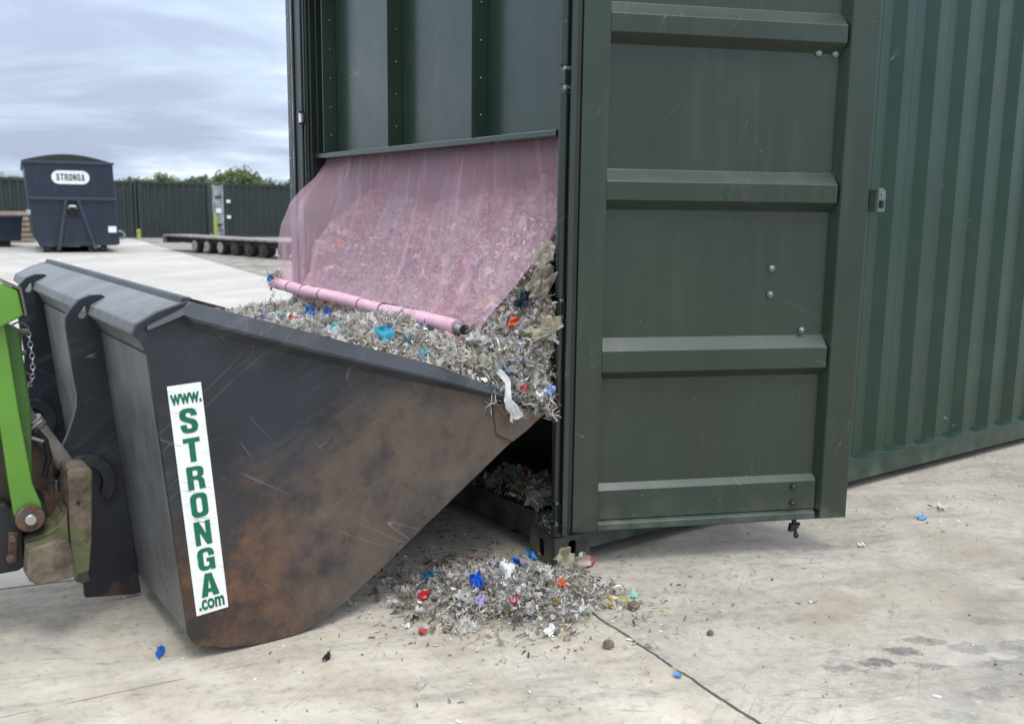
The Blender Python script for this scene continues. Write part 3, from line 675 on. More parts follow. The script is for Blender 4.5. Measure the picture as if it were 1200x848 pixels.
MB().prism([(-1.626, .195), (-1.573, .200), (-1.560, .305), (-1.546, .528), (-1.552, .537), (-1.612, .541), (-1.619, .533)], 'y', .405, .545).build('hitch_block', M['hitch'], LD, .006)
MB().prism([(-1.746, .200), (-1.6265, .192), (-1.6255, .42), (-1.634, .392), (-1.658, .363), (-1.700, .345), (-1.750, .335)], 'y', .412, .54).build('hitch_base', M['hitch'], LD, .006)
MB().prism([(-1.752, .330), (-1.665, .345), (-1.640, .340), (-1.630, .300), (-1.626, .222), (-1.64, .214), (-1.735, .210), (-1.762, .245)], 'y', .335, .411).build('hitch_foot', M['hitch'], LD, .007)
MB().cyl((-1.594, .409, .432), (-1.594, .403, .432), .006, 12).build('bolt_hole_shade', M['darkhole'], LD)  # solid black disc, paints the shade of a hole
MB().prism([(-2.3, .80), (-1.74, .74), (-1.67, .63), (-1.635, .54), (-1.64, .24), (-1.75, .225), (-2.3, .22)], 'y', .56, .60).build('coupler_plate', M['dirtysteel'], LD, .004)
MB().prism([(-1.735, .60), (-1.66, .66), (-1.615, .60), (-1.62, .47), (-1.70, .45)], 'y', .60, .64).build('coupler_gusset', M['dgreen'], LD, .004)
m = MB(); m.cyl((-1.775, .545, .835), (-1.665, .565, .635), .021, 18); m.cyl((-1.680, .562, .660), (-1.60, .575, .52), .030, 18); m.cyl((-1.691, .560, .682), (-1.676, .563, .655), .034, 18); m.build('hydraulic_cylinder', M['cyl'], LD, .003, True)
m = MB(); m.tube([(-1.73, .52, .60), (-1.71, .50, .655), (-1.685, .50, .66), (-1.66, .51, .62), (-1.65, .52, .56), (-1.67, .52, .50)], .009, 8); m.tube([(-1.72, .50, .70), (-1.70, .495, .675), (-1.685, .50, .63)], .007, 8); m.build('hydraulic_hose', M['rubber'], LD, smooth=True)
m = MB(); m.bx(-1.725, -1.690, .50, .51, .655, .662); m.build('hose_clip', M['bare'], LD)
for z0, z1 in ((.664, .690), (.640, .622)): MB().cyl((-1.705, .494, z0), (-1.668, .494, z1), .006, 8).build('grease_nipple', M['bare'], LD)
MB().prism([(-2.2, .47), (-1.79, .455), (-1.752, .40), (-1.748, .245), (-1.77, .232), (-2.2, .235)], 'y', .44, .53).build('coupler_housing', M['rubber'], LD, .008)
m = MB(); m.cyl((-1.782, .432, .345), (-1.782, .415, .345), .011, 12); m.cyl((-1.792, .432, .285), (-1.792, .413, .285), .012, 12); m.prism([(-1.80, .265), (-1.775, .265), (-1.765, .36), (-1.79, .365)], 'y', .432, .440); m.build('bolt', M['dirtysteel'], LD, .002, True)
for y0 in (.44, 1.74): MB().bx(-2.10, -1.98, y0, y0 + .12, .20, 1.10).build('headstock_post', M['dgreen'], LD, .01)
MB().cyl((-2.04, .56, .95), (-2.04, 1.74, .95), .05, 18).build('cross_tube', M['dgreen'], LD, .004, True)
MB().cyl((-2.04, .56, .30), (-2.04, 1.74, .30), .06, 18).build('cross_tube', M['dirtysteel'], LD, .004, True)
MB().prism([(-3.3, .95), (-3.3, 1.22), (-2.04, 1.05), (-1.98, .95), (-2.04, .85)], 'y', .62, .72).build('lift_beam', M['lgreen'], LD, .01)
MB().prism([(-3.3, .95), (-3.3, 1.22), (-2.04, 1.05), (-1.98, .95), (-2.04, .85)], 'y', 1.58, 1.68).build('lift_beam', M['lgreen'], LD, .01)
# locking pin and safety chain behind the arm
m = MB(); m.cyl((-1.722, .47, .985), (-1.722, .47, .90), .010, 12); m.cyl((-1.735, .47, .977), (-1.69, .47, .973), .010, 10); m.cyl((-1.735, .47, .912), (-1.702, .47, .910), .008, 10); m.tube([(-1.735, .46, 1.0), (-1.715, .46, 1.008), (-1.70, .46, .995), (-1.690, .46, .985)], .003, 6); m.build('locking_pin', M['dirtysteel'], LD, .001, True)
cp = [(-1.690, .972), (-1.687, .94), (-1.684, .905), (-1.683, .87), (-1.685, .838), (-1.692, .812), (-1.703, .798), (-1.712, .805)]
lm = MB(); tot = []
for a, b in zip(cp, cp[1:]):
    for k in range(2): tot.append((a[0] + (b[0] - a[0]) * k / 2, a[1] + (b[1] - a[1]) * k / 2))
tot.append(cp[-1])
for i, (a, b) in enumerate(zip(tot, tot[1:])):
    c = Vector(((a[0] + b[0]) / 2, .49, (a[1] + b[1]) / 2)); t = Vector((b[0] - a[0], 0, b[1] - a[1])); hl = t.length * .62; t.normalize(); u = Vector((0, 1, 0)) if i % 2 else t.cross(Vector((0, 1, 0)))
    ring = []
    for q in range(12):
        an = 2 * math.pi * q / 12; ring.append(c + t * (math.sin(an) * hl) + u * (math.cos(an) * .0062))
    ring.append(ring[0]); lm.tube(ring, .0018, 5)
lm.build('chain', M['bare'], LD, smooth=True)

# ------------------------------------------------------------------ mesh curtain
CU = empty('mesh_curtain', (.05, 1.2, 1.63), 'pink mesh curtain hanging from the container panel over the waste', 'curtain')
nb, na = 70, 120
left = np.array([(.115, 1.640), (.098, 1.60), (.03, 1.52), (-.06, 1.45), (-.13, 1.375), (-.178, 1.27), (-.198, 1.15), (-.210, 1.05), (-.225, .972)])
near = np.array([(.115, 1.640), (.108, 1.55), (.095, 1.42), (.066, 1.31), (.015, 1.215), (-.045, 1.128), (-.105, 1.05), (-.165, .985), (-.205, .935), (-.218, .872)])
def resamp(P, n):
    d = np.r_[0, np.cumsum(np.linalg.norm(np.diff(P, axis=0), axis=1))]; t = np.linspace(0, d[-1], n); return np.c_[np.interp(t, d, P[:, 0]), np.interp(t, d, P[:, 1])]
lf, nr = resamp(left, nb), resamp(near, nb)
mid = resamp(np.array([(.115, 1.640), (.095, 1.56), (.05, 1.43), (-.005, 1.31), (-.055, 1.20), (-.11, 1.10), (-.165, 1.02), (-.226, .955)]), nb)
V = []
for j in range(nb):
    b = j / (nb - 1)
    for i in range(na):
        a = i / (na - 1)                       # 0 near edge, 1 far edge
        wl = max(0, (a - .80) / .20); wl = wl * wl * (3 - 2 * wl); wn_ = max(0, 1 - a / .25); wn_ = wn_ * wn_ * (3 - 2 * wn_)
        p = lf[j] * wl + nr[j] * wn_ + mid[j] * (1 - wl - wn_)
        ytop = .165 + a * (2.285 - .165); ybot = .262 + a * (2.225 - .262); y = ytop + (ybot - ytop) * b ** 1.2
        y += (float(np.interp(b, [0, .25, .42, .6, 1], [.14, .118, .102, .145, .215])) - (.165 + .097 * b ** 1.2)) * max(0, 1 - a / .12)
        env = math.sin(math.pi * min(1, b * 1.0)) ** .8
        rip = .010 * math.sin(a * 23 + b * 3.5) + .006 * math.sin(a * 51 - b * 5) + .004 * math.sin(b * 19 + a * 7)
        # a few sharp diagonal folds running down to the near end of the tube
        for c0, sl, wd, am in ((.20, -.16, .012, .042), (.36, -.05, .014, .032), (.56, .03, .012, .026), (.88, -.05, .012, .030), (.76, .06, .014, .024), (.66, -.05, .012, .018), (.46, .06, .012, .018)):
            q = (a - (c0 + sl * b)) / wd; rip += am * math.exp(-q * q)
        V.append((p[0] - rip * env * .75, y, p[1] - rip * env * .5))
F = [(j * na + i, j * na + i + 1, (j + 1) * na + i + 1, (j + 1) * na + i) for j in range(nb - 1) for i in range(na - 1)]
raw('fabric', V, F, [M['mesh']], parent=CU, smooth=True)
R0, R1 = Vector((-.236, .335, .912)), Vector((-.236, 2.235, .953))
m = MB(); sleeve_pts = []; rr = []
cuts = [0, .105, .215, .32, .43, .545, .66, .775, .87, .94, 1.0]
for i in range(121):
    t = i / 120; p = R0.lerp(R1, t)
    dmin = min(abs(t - c) for c in cuts[1:-1]); r = .030 - .003 * math.exp(-(dmin / .006) ** 2) + .0012 * math.sin(t * 60)
    sleeve_pts.append(p + Vector((.0015 * math.sin(t * 31), 0, .003 * math.sin(t * 14)))); rr.append(r)
m.tube(sleeve_pts, rr, 20); slv = m.build('tube_sleeve', M['sleeve'], CU, smooth=True)
for c in cuts[1:-1]:
    p = R0.lerp(R1, c); dv = (R1 - R0).normalized() * .0028
    mm = MB(); mm.cyl(p - dv, p + dv, .0292, 20); mm.build('strap', M['rubber'], slv, smooth=True)
ax = (R0 - R1).normalized()
m = MB(); q0 = R0 + ax * .052 + Vector((0, 0, -.003)); ring = []
P_ = [R0 - ax * .05, q0]; m.tube(P_, .0225, 20); tb = m.build('end_tube', M['bare'], CU, smooth=True); MB().cyl(q0 + ax * .0005, q0 + ax * .0015, .0195, 20).build('tube_bore_shade', M['darkhole'], tb)  # black disc on the closed end paints the bore's shade
# loose fabric corner under the tube end
fl = []; nu, nv = 14, 10
A_, B_, C_, D_ = Vector((-.268, .345, .884)), Vector((-.232, .225, .897)), Vector((-.226, .212, .868)), Vector((-.268, .325, .862))
for j in range(nv):
    for i in range(nu):
        u, v = i / (nu - 1), j / (nv - 1); p = A_.lerp(B_, u).lerp(D_.lerp(C_, u), v); fl.append(p + Vector((-.012 * math.sin(u * 5 + v * 2), 0, .006 * math.sin(u * 9))))
raw('corner_flap', fl, [(j * nu + i, j * nu + i + 1, (j + 1) * nu + i + 1, (j + 1) * nu + i) for j in range(nv - 1) for i in range(nu - 1)], [M['sleeve']], parent=CU, smooth=True)

# ------------------------------------------------------------------ shredded waste
PAL = np.array([(.485, .45, .395), (.60, .572, .52), (.72, .71, .68), (.36, .322, .27), (.22, .19, .15), (.12, .10, .085), (.31, .31, .19), (.84, .83, .80), (.44, .38, .31), (.05, .05, .055),
                (.04, .17, .50), (.10, .42, .52), (.48, .05, .05), (.62, .22, .05), (.55, .48, .10), (.08, .26, .16), (.62, .36, .42), (.35, .45, .62)])
def palette(n, pr):
    pr = np.array(pr, float); pr /= pr.sum(); c = PAL[rng.choice(len(PAL), n, p=pr)] * 1.06
    return np.clip(c * rng.uniform(.72, 1.2, (n, 1)) + rng.normal(0, .018, (n, 3)), .01, .9)
PR = [20, 15, 9, 15, 10, 6, 7, 9, 10, 2.2, .6, .6, .45, .3, .4, .45, .4, .6]
def unit(v): return v / np.maximum(1e-9, np.linalg.norm(v, axis=1, keepdims=True))
def ribbons(c, nrm, Ln, Wd, seg, curl, lift, flat=.0):
    n = len(c); t = unit(np.cross(nrm, rng.normal(size=(n, 3)))); t = unit(t + nrm * rng.normal(lift, .45, (n, 1)) * (1 - flat))
    wv = unit(np.cross(t, nrm + rng.normal(0, .7, (n, 3)))); bend = unit(rng.normal(size=(n, 3))) * curl
    p = c - t * (Ln[:, None] * .35); rows = []
    for k in range(seg + 1):
        tap = 1 - .55 * (abs(k / seg - .5) * 2) ** 2
        w_ = wv * (Wd * tap / 2 * rng.uniform(.6, 1.3, n))[:, None]; rows += [p - w_, p + w_]
        t = unit(t + bend / seg * rng.uniform(.4, 1.6, (n, 1)) + rng.normal(0, .28, (n, 3)) * curl); wv = unit(wv + rng.normal(0, .35, (n, 3))); wv = unit(wv - t * (wv * t).sum(1, keepdims=True)); p = p + t * (Ln / seg)[:, None]
    V = np.stack(rows, 1); k2 = 2 * (seg + 1)
    f = np.array([(2 * k, 2 * k + 1, 2 * k + 3, 2 * k + 2) for k in range(seg)]); F = (np.arange(n)[:, None, None] * k2 + f[None]).reshape(-1, 4)
    return V.reshape(-1, 3), F, k2
def crumples(c, nrm, size, m_, amp=.35):
    n = len(c); t = unit(np.cross(nrm, rng.normal(size=(n, 3)))); nn = unit(nrm + rng.normal(0, .55, (n, 3))); t = unit(t - nn * (t * nn).sum(1, keepdims=True)); b = np.cross(nn, t)
    asp = rng.uniform(.35, 1.0, n); g_ = np.linspace(-.5, .5, m_); V = []
    ph = rng.uniform(0, 6.3, (n, 6)); fr = rng.uniform(4, 15, (n, 6)); edge = rng.uniform(.75, 1.15, (n, m_, m_))
    for j in range(m_):
        for i in range(m_):
            u, v = g_[i], g_[j]; h = (np.sin(fr[:, 0] * u + ph[:, 0]) + np.sin(fr[:, 1] * v + ph[:, 1]) + np.sin(fr[:, 2] * (u + v) + ph[:, 2])) * amp / 3
            su = u * edge[:, j, i] + .09 * np.sin(fr[:, 3] * v + ph[:, 3]); sv = v * edge[:, i, j] + .09 * np.sin(fr[:, 4] * u + ph[:, 4])
            V.append(c + (t * su[:, None] + b * (sv * asp)[:, None] + nn * h[:, None]) * size[:, None])
    V = np.stack(V, 1); f = np.array([(j * m_ + i, j * m_ + i + 1, (j + 1) * m_ + i + 1, (j + 1) * m_ + i) for j in range(m_ - 1) for i in range(m_ - 1)])
    return V.reshape(-1, 3), (np.arange(n)[:, None, None] * m_ * m_ + f[None]).reshape(-1, 4), m_ * m_
_k = rng.normal(0, 1, (14, 2)) * np.repeat([4, 7, 12, 20, 30, 42, 60], 2)[:, None] * .7; _p = rng.uniform(0, 6.3, 14); _a = np.repeat([.030, .022, .016, .012, .008, .006, .004], 2) * .8
def lump(x, y): return sum(_a[i] * np.sin(_k[i, 0] * x + _k[i, 1] * y + _p[i]) for i in range(14))
_hx = np.array([-1.4, -1.15, -.95, -.75, -.45, -.28, -.16, -.05, .03, .12, .22, .40, .8, 6])
_hz = np.array([.45, .58, .70, .825, .890, .865, .900, 1.03, 1.16, 1.27, 1.335, 1.42, 1.5, 1.5])
_cx = np.array([-.26, -.226, -.165, -.11, -.055, -.005, .05, .095, .13]); _cz = np.array([.92, .93, 1.01, 1.085, 1.18, 1.29, 1.41, 1.54, 1.64])
def heap(x, y):
    z = np.interp(x, _hx, _hz); edge = np.exp(-np.maximum(0, y - .03) / .16)
    rimz = .622 - .3124 * x                                  # height of the near rim
    cap = np.where(x < 0, rimz + .02 + np.maximum(0, (x + .30)) * 1.25, 9)
    z = np.where(x < -.0, z * (1 - edge) + np.minimum(z, cap) * edge, z)
    z = z - .10 * np.clip((y - 1.7) / .5, 0, 1) * (x < 0)
    z = z + lump(x, y)
    return np.where((y > .20) & (x > -.26) & (x < .12), np.minimum(z, np.interp(x, _cx, _cz) - .045 + .5 * lump(y, x)), z)   # the load stays behind the curtain
_nx = np.array([-.26, -.228, -.17, -.105, -.045, .015, .066, .095, .108, .13]); _nz = np.array([.91, .935, .985, 1.05, 1.128, 1.215, 1.31, 1.42, 1.55, 1.64])
def behind(V, gap):
    """keep loose pieces under the curtain cloth"""
    x, y = V[:, 0], V[:, 1]; k = np.clip((y - .26) / .4, 0, 1); k = k * k * (3 - 2 * k)
    top_ = np.interp(x, _cx, _cz) * k + np.interp(x, _nx, _nz) * (1 - k) - gap
    lim = (x > -.215) & (x < .125) & (y > .16 + np.clip(-x, 0, .2) * .35) & (y < 2.26)
    V[:, 2] = np.where(lim, np.minimum(V[:, 2], top_), V[:, 2]); return V
class Acc:
    def __init__(s): s.V, s.F, s.C, s.m, s.n = [], [], [], [], 0
    def add(s, V, F, per, cols, mi):
        s.V.append(V); s.F.append(F + s.n); s.C.append(np.repeat(cols, per, 0) * rng.uniform(.88, 1.1, (len(V), 1))); s.m.append(np.full(len(F), mi)); s.n += len(V)
    def grid(s, P, nx, ny, cols, mi=0):
        f = np.array([(j * nx + i, j * nx + i + 1, (j + 1) * nx + i + 1, (j + 1) * nx + i) for j in range(ny - 1) for i in range(nx - 1)]); s.V.append(P); s.F.append(f + s.n); s.C.append(cols); s.m.append(np.full(len(f), mi)); s.n += len(P)
    def build(s, name): return raw(name, np.concatenate(s.V), np.concatenate(s.F), [M['shred'], M['film']], np.concatenate(s.m), np.clip(np.concatenate(s.C), .005, .95))
def heap_points(n, x0, x1, y0, y1):
    x = rng.uniform(x0, x1, n); y = rng.uniform(y0, y1, n); h = 4e-3
    gx = (heap(x + h, y) - heap(x - h, y)) / (2 * h); gy = (heap(x, y + h) - heap(x, y - h)) / (2 * h)
    nr_ = unit(np.c_[-gx, -gy, np.ones(n)]); return np.c_[x, y, heap(x, y)], nr_, 1 / nr_[:, 2]
W = Acc()
nx, ny = 150, 150
xs = np.r_[np.linspace(-1.36, -.9, 20), np.linspace(-.89, .5, 110), np.linspace(.55, 3.5, 20)]; ys = np.linspace(.035, 2.25, ny); gx, gy = np.meshgrid(xs, ys)
gz = heap(gx, gy); P = np.c_[gx.ravel(), gy.ravel(), gz.ravel()]
P[:, 1] = np.where(P[:, 0] > -.01, .16 + (P[:, 1] - .035) * (2.27 - .16) / 2.215, P[:, 1])
W.grid(P, nx, ny, np.array([(.13, .112, .09)]) * rng.uniform(.3, 1.7, (nx * ny, 1)))  # base layer coloured dark to stand for shade between the shreds
# front of the load, coloured dark for the shade below the bucket lip, inside the container
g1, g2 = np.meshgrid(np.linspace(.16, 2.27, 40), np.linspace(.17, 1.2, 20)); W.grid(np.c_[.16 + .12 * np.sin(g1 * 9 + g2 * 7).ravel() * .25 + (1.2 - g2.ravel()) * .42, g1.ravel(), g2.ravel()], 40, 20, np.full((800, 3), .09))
def near_face(n, x0, x1):
    """points on the load's steep near flank, which bulges out in front of the post"""
    x = rng.uniform(x0, x1, n); top_ = heap(x, np.full(n, .06)); bot = .64 - .3124 * np.minimum(x, 0); z = bot + (top_ - bot) * rng.uniform(0, 1.0, n)
    return np.c_[x, .06 + rng.uniform(-.03, .03, n), z], unit(np.c_[np.full(n, -.45), np.full(n, -.8), np.full(n, .4)])
for n, x0, x1, lr, wr, lift in ((46000, -.95, .42, (.010, .042), (.001, .0042), .10), (5000, -.55, .34, (.025, .06), (.002, .008), .15), (4000, -.95, .35, (.012, .028), (.006, .016), .2), (11000, -.95, .36, (.03, .09), (.0007, .0019), .15), (9000, -.95, .36, (.012, .036), (.006, .016), .05)):
    c, nm, ar = heap_points(n * 2, x0, x1, .04, 2.22); keep = rng.uniform(0, 3.0, len(c)) < ar; c, nm = c[keep][:n], nm[keep][:n]
    ins = (c[:, 0] > -.015) & (c[:, 1] < .075); c[ins, 1] = .09
    k = len(c); Ln = rng.uniform(*lr, k); Wd = rng.uniform(*wr, k)
    V, F, per = ribbons(c + nm * rng.uniform(-.008, .016, (k, 1)), nm, Ln, Wd, 6 if lr[1] > .1 else 4, 1.5 if lr[1] > .1 else 1.0, lift); W.add(V, F, per, palette(k, PR), 0)
c, nm = near_face(3800, -.26, -.005); k = len(c); V, F, per = ribbons(c, nm, rng.uniform(.02, .06, k), rng.uniform(.003, .011, k), 4, .9, .3); W.add(V, F, per, palette(k, PR), 0)
c, nm = near_face(330, -.24, -.015); V, F, per = crumples(c, nm, rng.uniform(.02, .075, len(c)), 6, .5); W.add(V, F, per, palette(len(c), [8, 12, 12, 2, 1, 0, 1, 10, 5, 0, .3, .3, .2, .1, .3, .2, .2, .6]), 1)
c, nm, ar = heap_points(2400, -.95, .36, .08, 2.2); V, F, per = crumples(c + nm * .01, nm, rng.uniform(.012, .065, len(c)) * rng.uniform(.6, 1.2, len(c)), 6, .55); W.add(V, F, per, palette(len(c), [12, 16, 16, 4, 3, 1, 3, 16, 6, .5, .9, 1, .5, .4, .4, .5, .4, .8]), 1)
# wisps hanging over the lip
n = 230; c = np.c_[-.03 - .30 * rng.random(n) ** 1.6, rng.uniform(-.035, .01, n), np.zeros(n)]; c[:, 2] = .632 - .3124 * c[:, 0] + rng.uniform(-.055, .035, n)
V, F, per = ribbons(c, np.tile([[-.1, -.6, -.75]], (n, 1)), rng.uniform(.02, .07, n), rng.uniform(.001, .005, n), 5, 1.0, .25); W.add(V, F, per, palette(n, PR), 0)
W.V = [behind(v, .03 if i == 0 else .016) for i, v in enumerate(W.V)]
tag(W.build('shredded_waste_load'), 'heaped mixed shredded plastic and fibre waste filling the bucket and the container', 'waste', None, 'stuff')

# waste spilled on the concrete in front of the corner casting
def spill(x, y):
    dx, dy = x + .28, y + .12; u = dx * .82 - dy * .57; v = dx * .57 + dy * .82
    return .062 * np.exp(-(u / .27) ** 2 - (v / .18) ** 2) + .012 * np.exp(-(u / .42) ** 2 - (v / .34) ** 2)
S = Acc()
g1, g2 = np.meshgrid(np.linspace(-.75, .25, 70), np.linspace(-.55, .45, 70)); zz_ = spill(g1, g2) - .022 + lump(g1, g2) * .25
S.grid(np.c_[g1.ravel(), g2.ravel(), np.maximum(zz_, -.02).ravel()], 70, 70, np.array([(.19, .165, .13)]) * rng.uniform(.4, 1.6, (4900, 1)))
def spill_pts(n, su, sv, cx=-.265, cy=-.115):
    u = rng.normal(0, su, n); v = rng.normal(0, sv, n); x = cx + u * .82 + v * .57; y = cy - u * .57 + v * .82
    ok = ~((x > -.01) & (y > -.01)) & (lump(x * 1.6 + 3, y * 1.6) * 14 + 1.7 * np.exp(-(u / .25) ** 2 - (v / .19) ** 2) > rng.uniform(-.5, .7, n)); x, y = x[ok], y[ok]
    return np.c_[x, y, spill(x, y) + .002], np.tile([[0, 0, 1.]], (len(x), 1))
for n, su, sv, lr, wr, lift, fl_ in ((11000, .19, .14, (.007, .030), (.001, .0048), .05, .45), (1100, .15, .11, (.025, .06), (.004, .013), .10, .35), (2600, .19, .14, (.03, .08), (.0007, .0018), .06, .4), (2600, .18, .14, (.010, .034), (.005, .015), .05, .5), (900, .30, .22, (.008, .03), (.003, .010), .0, .8), (900, .19, .14, (.01, .026), (.007, .018), .15, .2)):
    c, nm = spill_pts(n, su, sv); k = len(c); c[:, 2] += rng.uniform(-.004, .012, k) * (spill(c[:, 0], c[:, 1]) > .01)
    V, F, per = ribbons(c, nm, rng.uniform(*lr, k), rng.uniform(*wr, k), 6 if lr[1] > .09 else 4, 1.5 if lr[1] > .09 else .95, lift, fl_); V[:, 2] = np.maximum(V[:, 2], .001 + .002 * rng.random(len(V))); S.add(V, F, per, palette(k, [17, 13, 9, 15, 12, 9, 8, 10, 9, 4.5, .6, .4, .5, .25, .35, .5, .4, .7]) * .92, 0)
c, nm = spill_pts(800, .17, .14); V, F, per = crumples(c + [0, 0, .01], nm, rng.uniform(.012, .045, len(c)), 6, .5); V[:, 2] = np.maximum(V[:, 2], .002); S.add(V, F, per, palette(len(c), [12, 14, 12, 5, 4, 2, 3, 12, 8, 1.5, .4, .3, .3, .15, .2, .2, .3, .6]), 1)
tag(S.build('spilled_waste'), 'low pile of spilled shredded waste on the concrete at the container corner', 'waste', None, 'stuff')

# fluff left on the door sill and under the bucket
Q = Acc()
def slump(x, y): return .168 + .09 * np.exp(-((y - .33) / .25) ** 2) * np.exp(-((x - .16) / .10) ** 2)
n = 1500; x = np.abs(rng.normal(.13, .07, n)); y = .165 + np.abs(rng.normal(0, .30, n)); ok = (x > .04) & (x < .32); x, y = x[ok], y[ok]; k = len(x)
V, F, per = ribbons(np.c_[x, y, slump(x, y)], np.tile([[-.2, -.2, 1.]], (k, 1)), rng.uniform(.015, .06, k), rng.uniform(.003, .012, k), 4, .9, .3); Q.add(V, F, per, palette(k, PR), 0)
n = 300; V, F, per = ribbons(np.c_[rng.uniform(.02, .16, n), rng.uniform(.06, .16, n), rng.uniform(.12, .165, n)], np.tile([[-.2, -.2, 1.]], (n, 1)), rng.uniform(.01, .035, n), rng.uniform(.003, .008, n), 4, .9, .3); Q.add(V, F, per, palette(n, PR), 0)
n = 60; V, F, per = crumples(np.c_[rng.uniform(.05, .22, n), rng.uniform(.18, .62, n), rng.uniform(.18, .25, n)], np.tile([[-.4, -.4, 1.]], (n, 1)), rng.uniform(.03, .09, n), 6); Q.add(V, F, per, palette(n, [10, 10, 10, 6, 4, 2, 3, 6, 6, 1, .6, .4, .3, .2, .2, .3, .2, .6]), 1)
Q.C = [c_ * .50 for c_ in Q.C]  # grey fluff, colour darkened further for the shade under the bucket
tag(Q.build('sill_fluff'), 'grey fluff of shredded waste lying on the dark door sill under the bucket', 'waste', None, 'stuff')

# small litter strewn over the yard
T = Acc()
def strew(n, x0, x1, y0, y1, lr, wr, pr, pw=None):
    x = rng.uniform(x0, x1, n); y = rng.uniform(y0, y1, n); ok = ~((x > -.02) & (x < 6.1) & (y > -.02)); x, y = x[ok], y[ok]; k = len(x)
    V, F, per = ribbons(np.c_[x, y, np.full(k, .004)], np.tile([[0, 0, 1.]], (k, 1)), rng.uniform(*lr, k), rng.uniform(*wr, k), 3, .8, 0, .8); V[:, 2] = np.clip(V[:, 2], .0015, .011); T.add(V, F, per, palette(k, pr), 0)
DARK = [2, 1.5, 1.5, 6, 8, 10, 2, 2, 1, 2.5, .3, .2, .2, .1, .1, .1, .1, .3]
strew(520, -1.5, 1.2, -1.3, .9, (.003, .009), (.003, .007), DARK)
strew(110, -1.3, 1.0, -1.2, .9, (.008, .024), (.003, .010), DARK)
strew(240, -.95, .30, -.65, .9, (.01, .03), (.003, .010), DARK)
strew(200, .3, 4.5, -1.7, -.05, (.003, .010), (.003, .007), DARK)
strew(40, .3, 3.5, -1.5, -.05, (.010, .026), (.003, .010), DARK)
strew(420, -.65, .15, .15, 1.0, (.012, .04), (.004, .012), DARK)
c = np.c_[rng.uniform(1.5, 2.3, 26), rng.uniform(-.62, -.30, 26), np.full(26, .006)]; V, F, per = ribbons(c, np.tile([[0, 0, 1.]], (26, 1)), rng.uniform(.01, .04, 26), rng.uniform(.004, .012, 26), 3, .8, 0, .6); V[:, 2] = np.maximum(V[:, 2], .0015); T.add(V, F, per, palette(26, [4, 4, 6, 2, 2, 2, 1, 8, 2, 0, 0, 0, 0, 0, 0, 0, 0, 1]), 0)
tag(T.build('strewn_litter'), 'tiny scraps and crumbs of waste strewn over the concrete', 'litter', None, 'stuff')

# ---- single scraps one could pick up
def scrap(name, c, size, col, label, cat='scrap', asp=.8, amp=.4, nrm=(-.3, -.5, .8), film=False, res=9, group=None, seed=0, minz=.002, rot=None):
    r0 = np.random.default_rng(seed + 100); g_ = np.linspace(-.5, .5, res); n3 = Vector(nrm).normalized(); t = n3.orthogonal().normalized()
    if rot is not None: t = Matrix.Rotation(rot, 3, n3) @ t
    b = n3.cross(t); ph = r0.uniform(0, 6.3, 8); fr = r0.uniform(5, 15, 8); V = []
    for j in range(res):
        for i in range(res):
            u, v = g_[i], g_[j]; h = amp / 4 * (math.sin(fr[0] * u + ph[0]) + math.sin(fr[1] * v + ph[1]) + math.sin(fr[2] * (u - v) + ph[2]) + math.sin(fr[3] * (u + v) + ph[3]))
            k = 1 - .25 * (abs(u) * 2) ** 3 * abs(v) * 2
            uu = u * k + .10 * math.sin(fr[4] * v + ph[4]); vv = v * k + .10 * math.sin(fr[5] * u + ph[5]); p = Vector(c) + (t * uu + b * vv * asp + n3 * h) * size
            V.append((p.x, p.y, max(p.z, minz)))
    F = [(j * res + i, j * res + i + 1, (j + 1) * res + i + 1, (j + 1) * res + i) for j in range(res - 1) for i in range(res - 1)]
    V = np.array(V); lo = np.array([V[:, 0].mean(), V[:, 1].mean(), V[:, 2].min()])
    o = raw(name, V - lo, F, [M['film'] if film else M['shred']], col=np.tile([col], (len(V), 1)), smooth=True); o.location = lo
    return tag(o, label, cat, group)
GP = 'plastic scraps in the spilled pile'
def onpile(x, y, up=.025): return (x, y, float(spill(np.array(x), np.array(y))) + up)
scrap('plastic_scrap', onpile(-.425, -.108, .03), .060, (.01, .10, .62), 'bright royal blue crumpled plastic scrap at the front left of the spilled pile', amp=.7, asp=.9, group=GP, seed=1)
scrap('plastic_scrap', onpile(-.235, -.085, .03), .060, (.02, .16, .55), 'upright mid blue strip of plastic in the middle of the spilled pile', asp=.45, nrm=(-.6, -.8, .1), amp=.45, group=GP, seed=2, rot=1.5)
scrap('plastic_scrap', onpile(-.505, .088, .02), .060, (.015, .11, .20), 'dull teal blue rag at the far left of the spilled pile', amp=.6, group=GP, seed=3)
scrap('plastic_scrap', onpile(-.115, -.005, .05), .060, (.02, .22, .52), 'bright blue twisted scrap beside the corner casting', asp=.4, nrm=(-.6, -.8, .0), amp=.4, group=GP, seed=4, rot=1.6)
scrap('plastic_scrap', onpile(-.59, -.022, .018), .044, (.55, .02, .035), 'red rounded scrap at the left edge of the spilled pile', amp=.6, group=GP, seed=5)
scrap('plastic_scrap', (-.70, -.21, .012), .036, (.55, .06, .06), 'flat red scrap lying on concrete in front of the pile', amp=.2, group=GP, seed=6, nrm=(0, 0, 1))
scrap('plastic_scrap', onpile(-.375, -.262, .02), .040, (.50, .03, .04), 'red scrap low at the front middle of the pile', amp=.5, group=GP, seed=7)
scrap('plastic_scrap', onpile(-.165, -.255, .02), .038, (.66, .15, .03), 'orange scrap in the right half of the spilled pile', amp=.5, group=GP, seed=8)
scrap('plastic_scrap', onpile(-.465, -.19, .02), .050, (.40, .34, .60), 'pale lilac pointed scrap at the front of the pile', amp=.3, asp=.6, group=GP, seed=9)
scrap('plastic_scrap', (-.06, -.39, .02), .045, (.55, .33, .07), 'amber brown scrap near the right end of the pile', amp=.5, group=GP, seed=10)
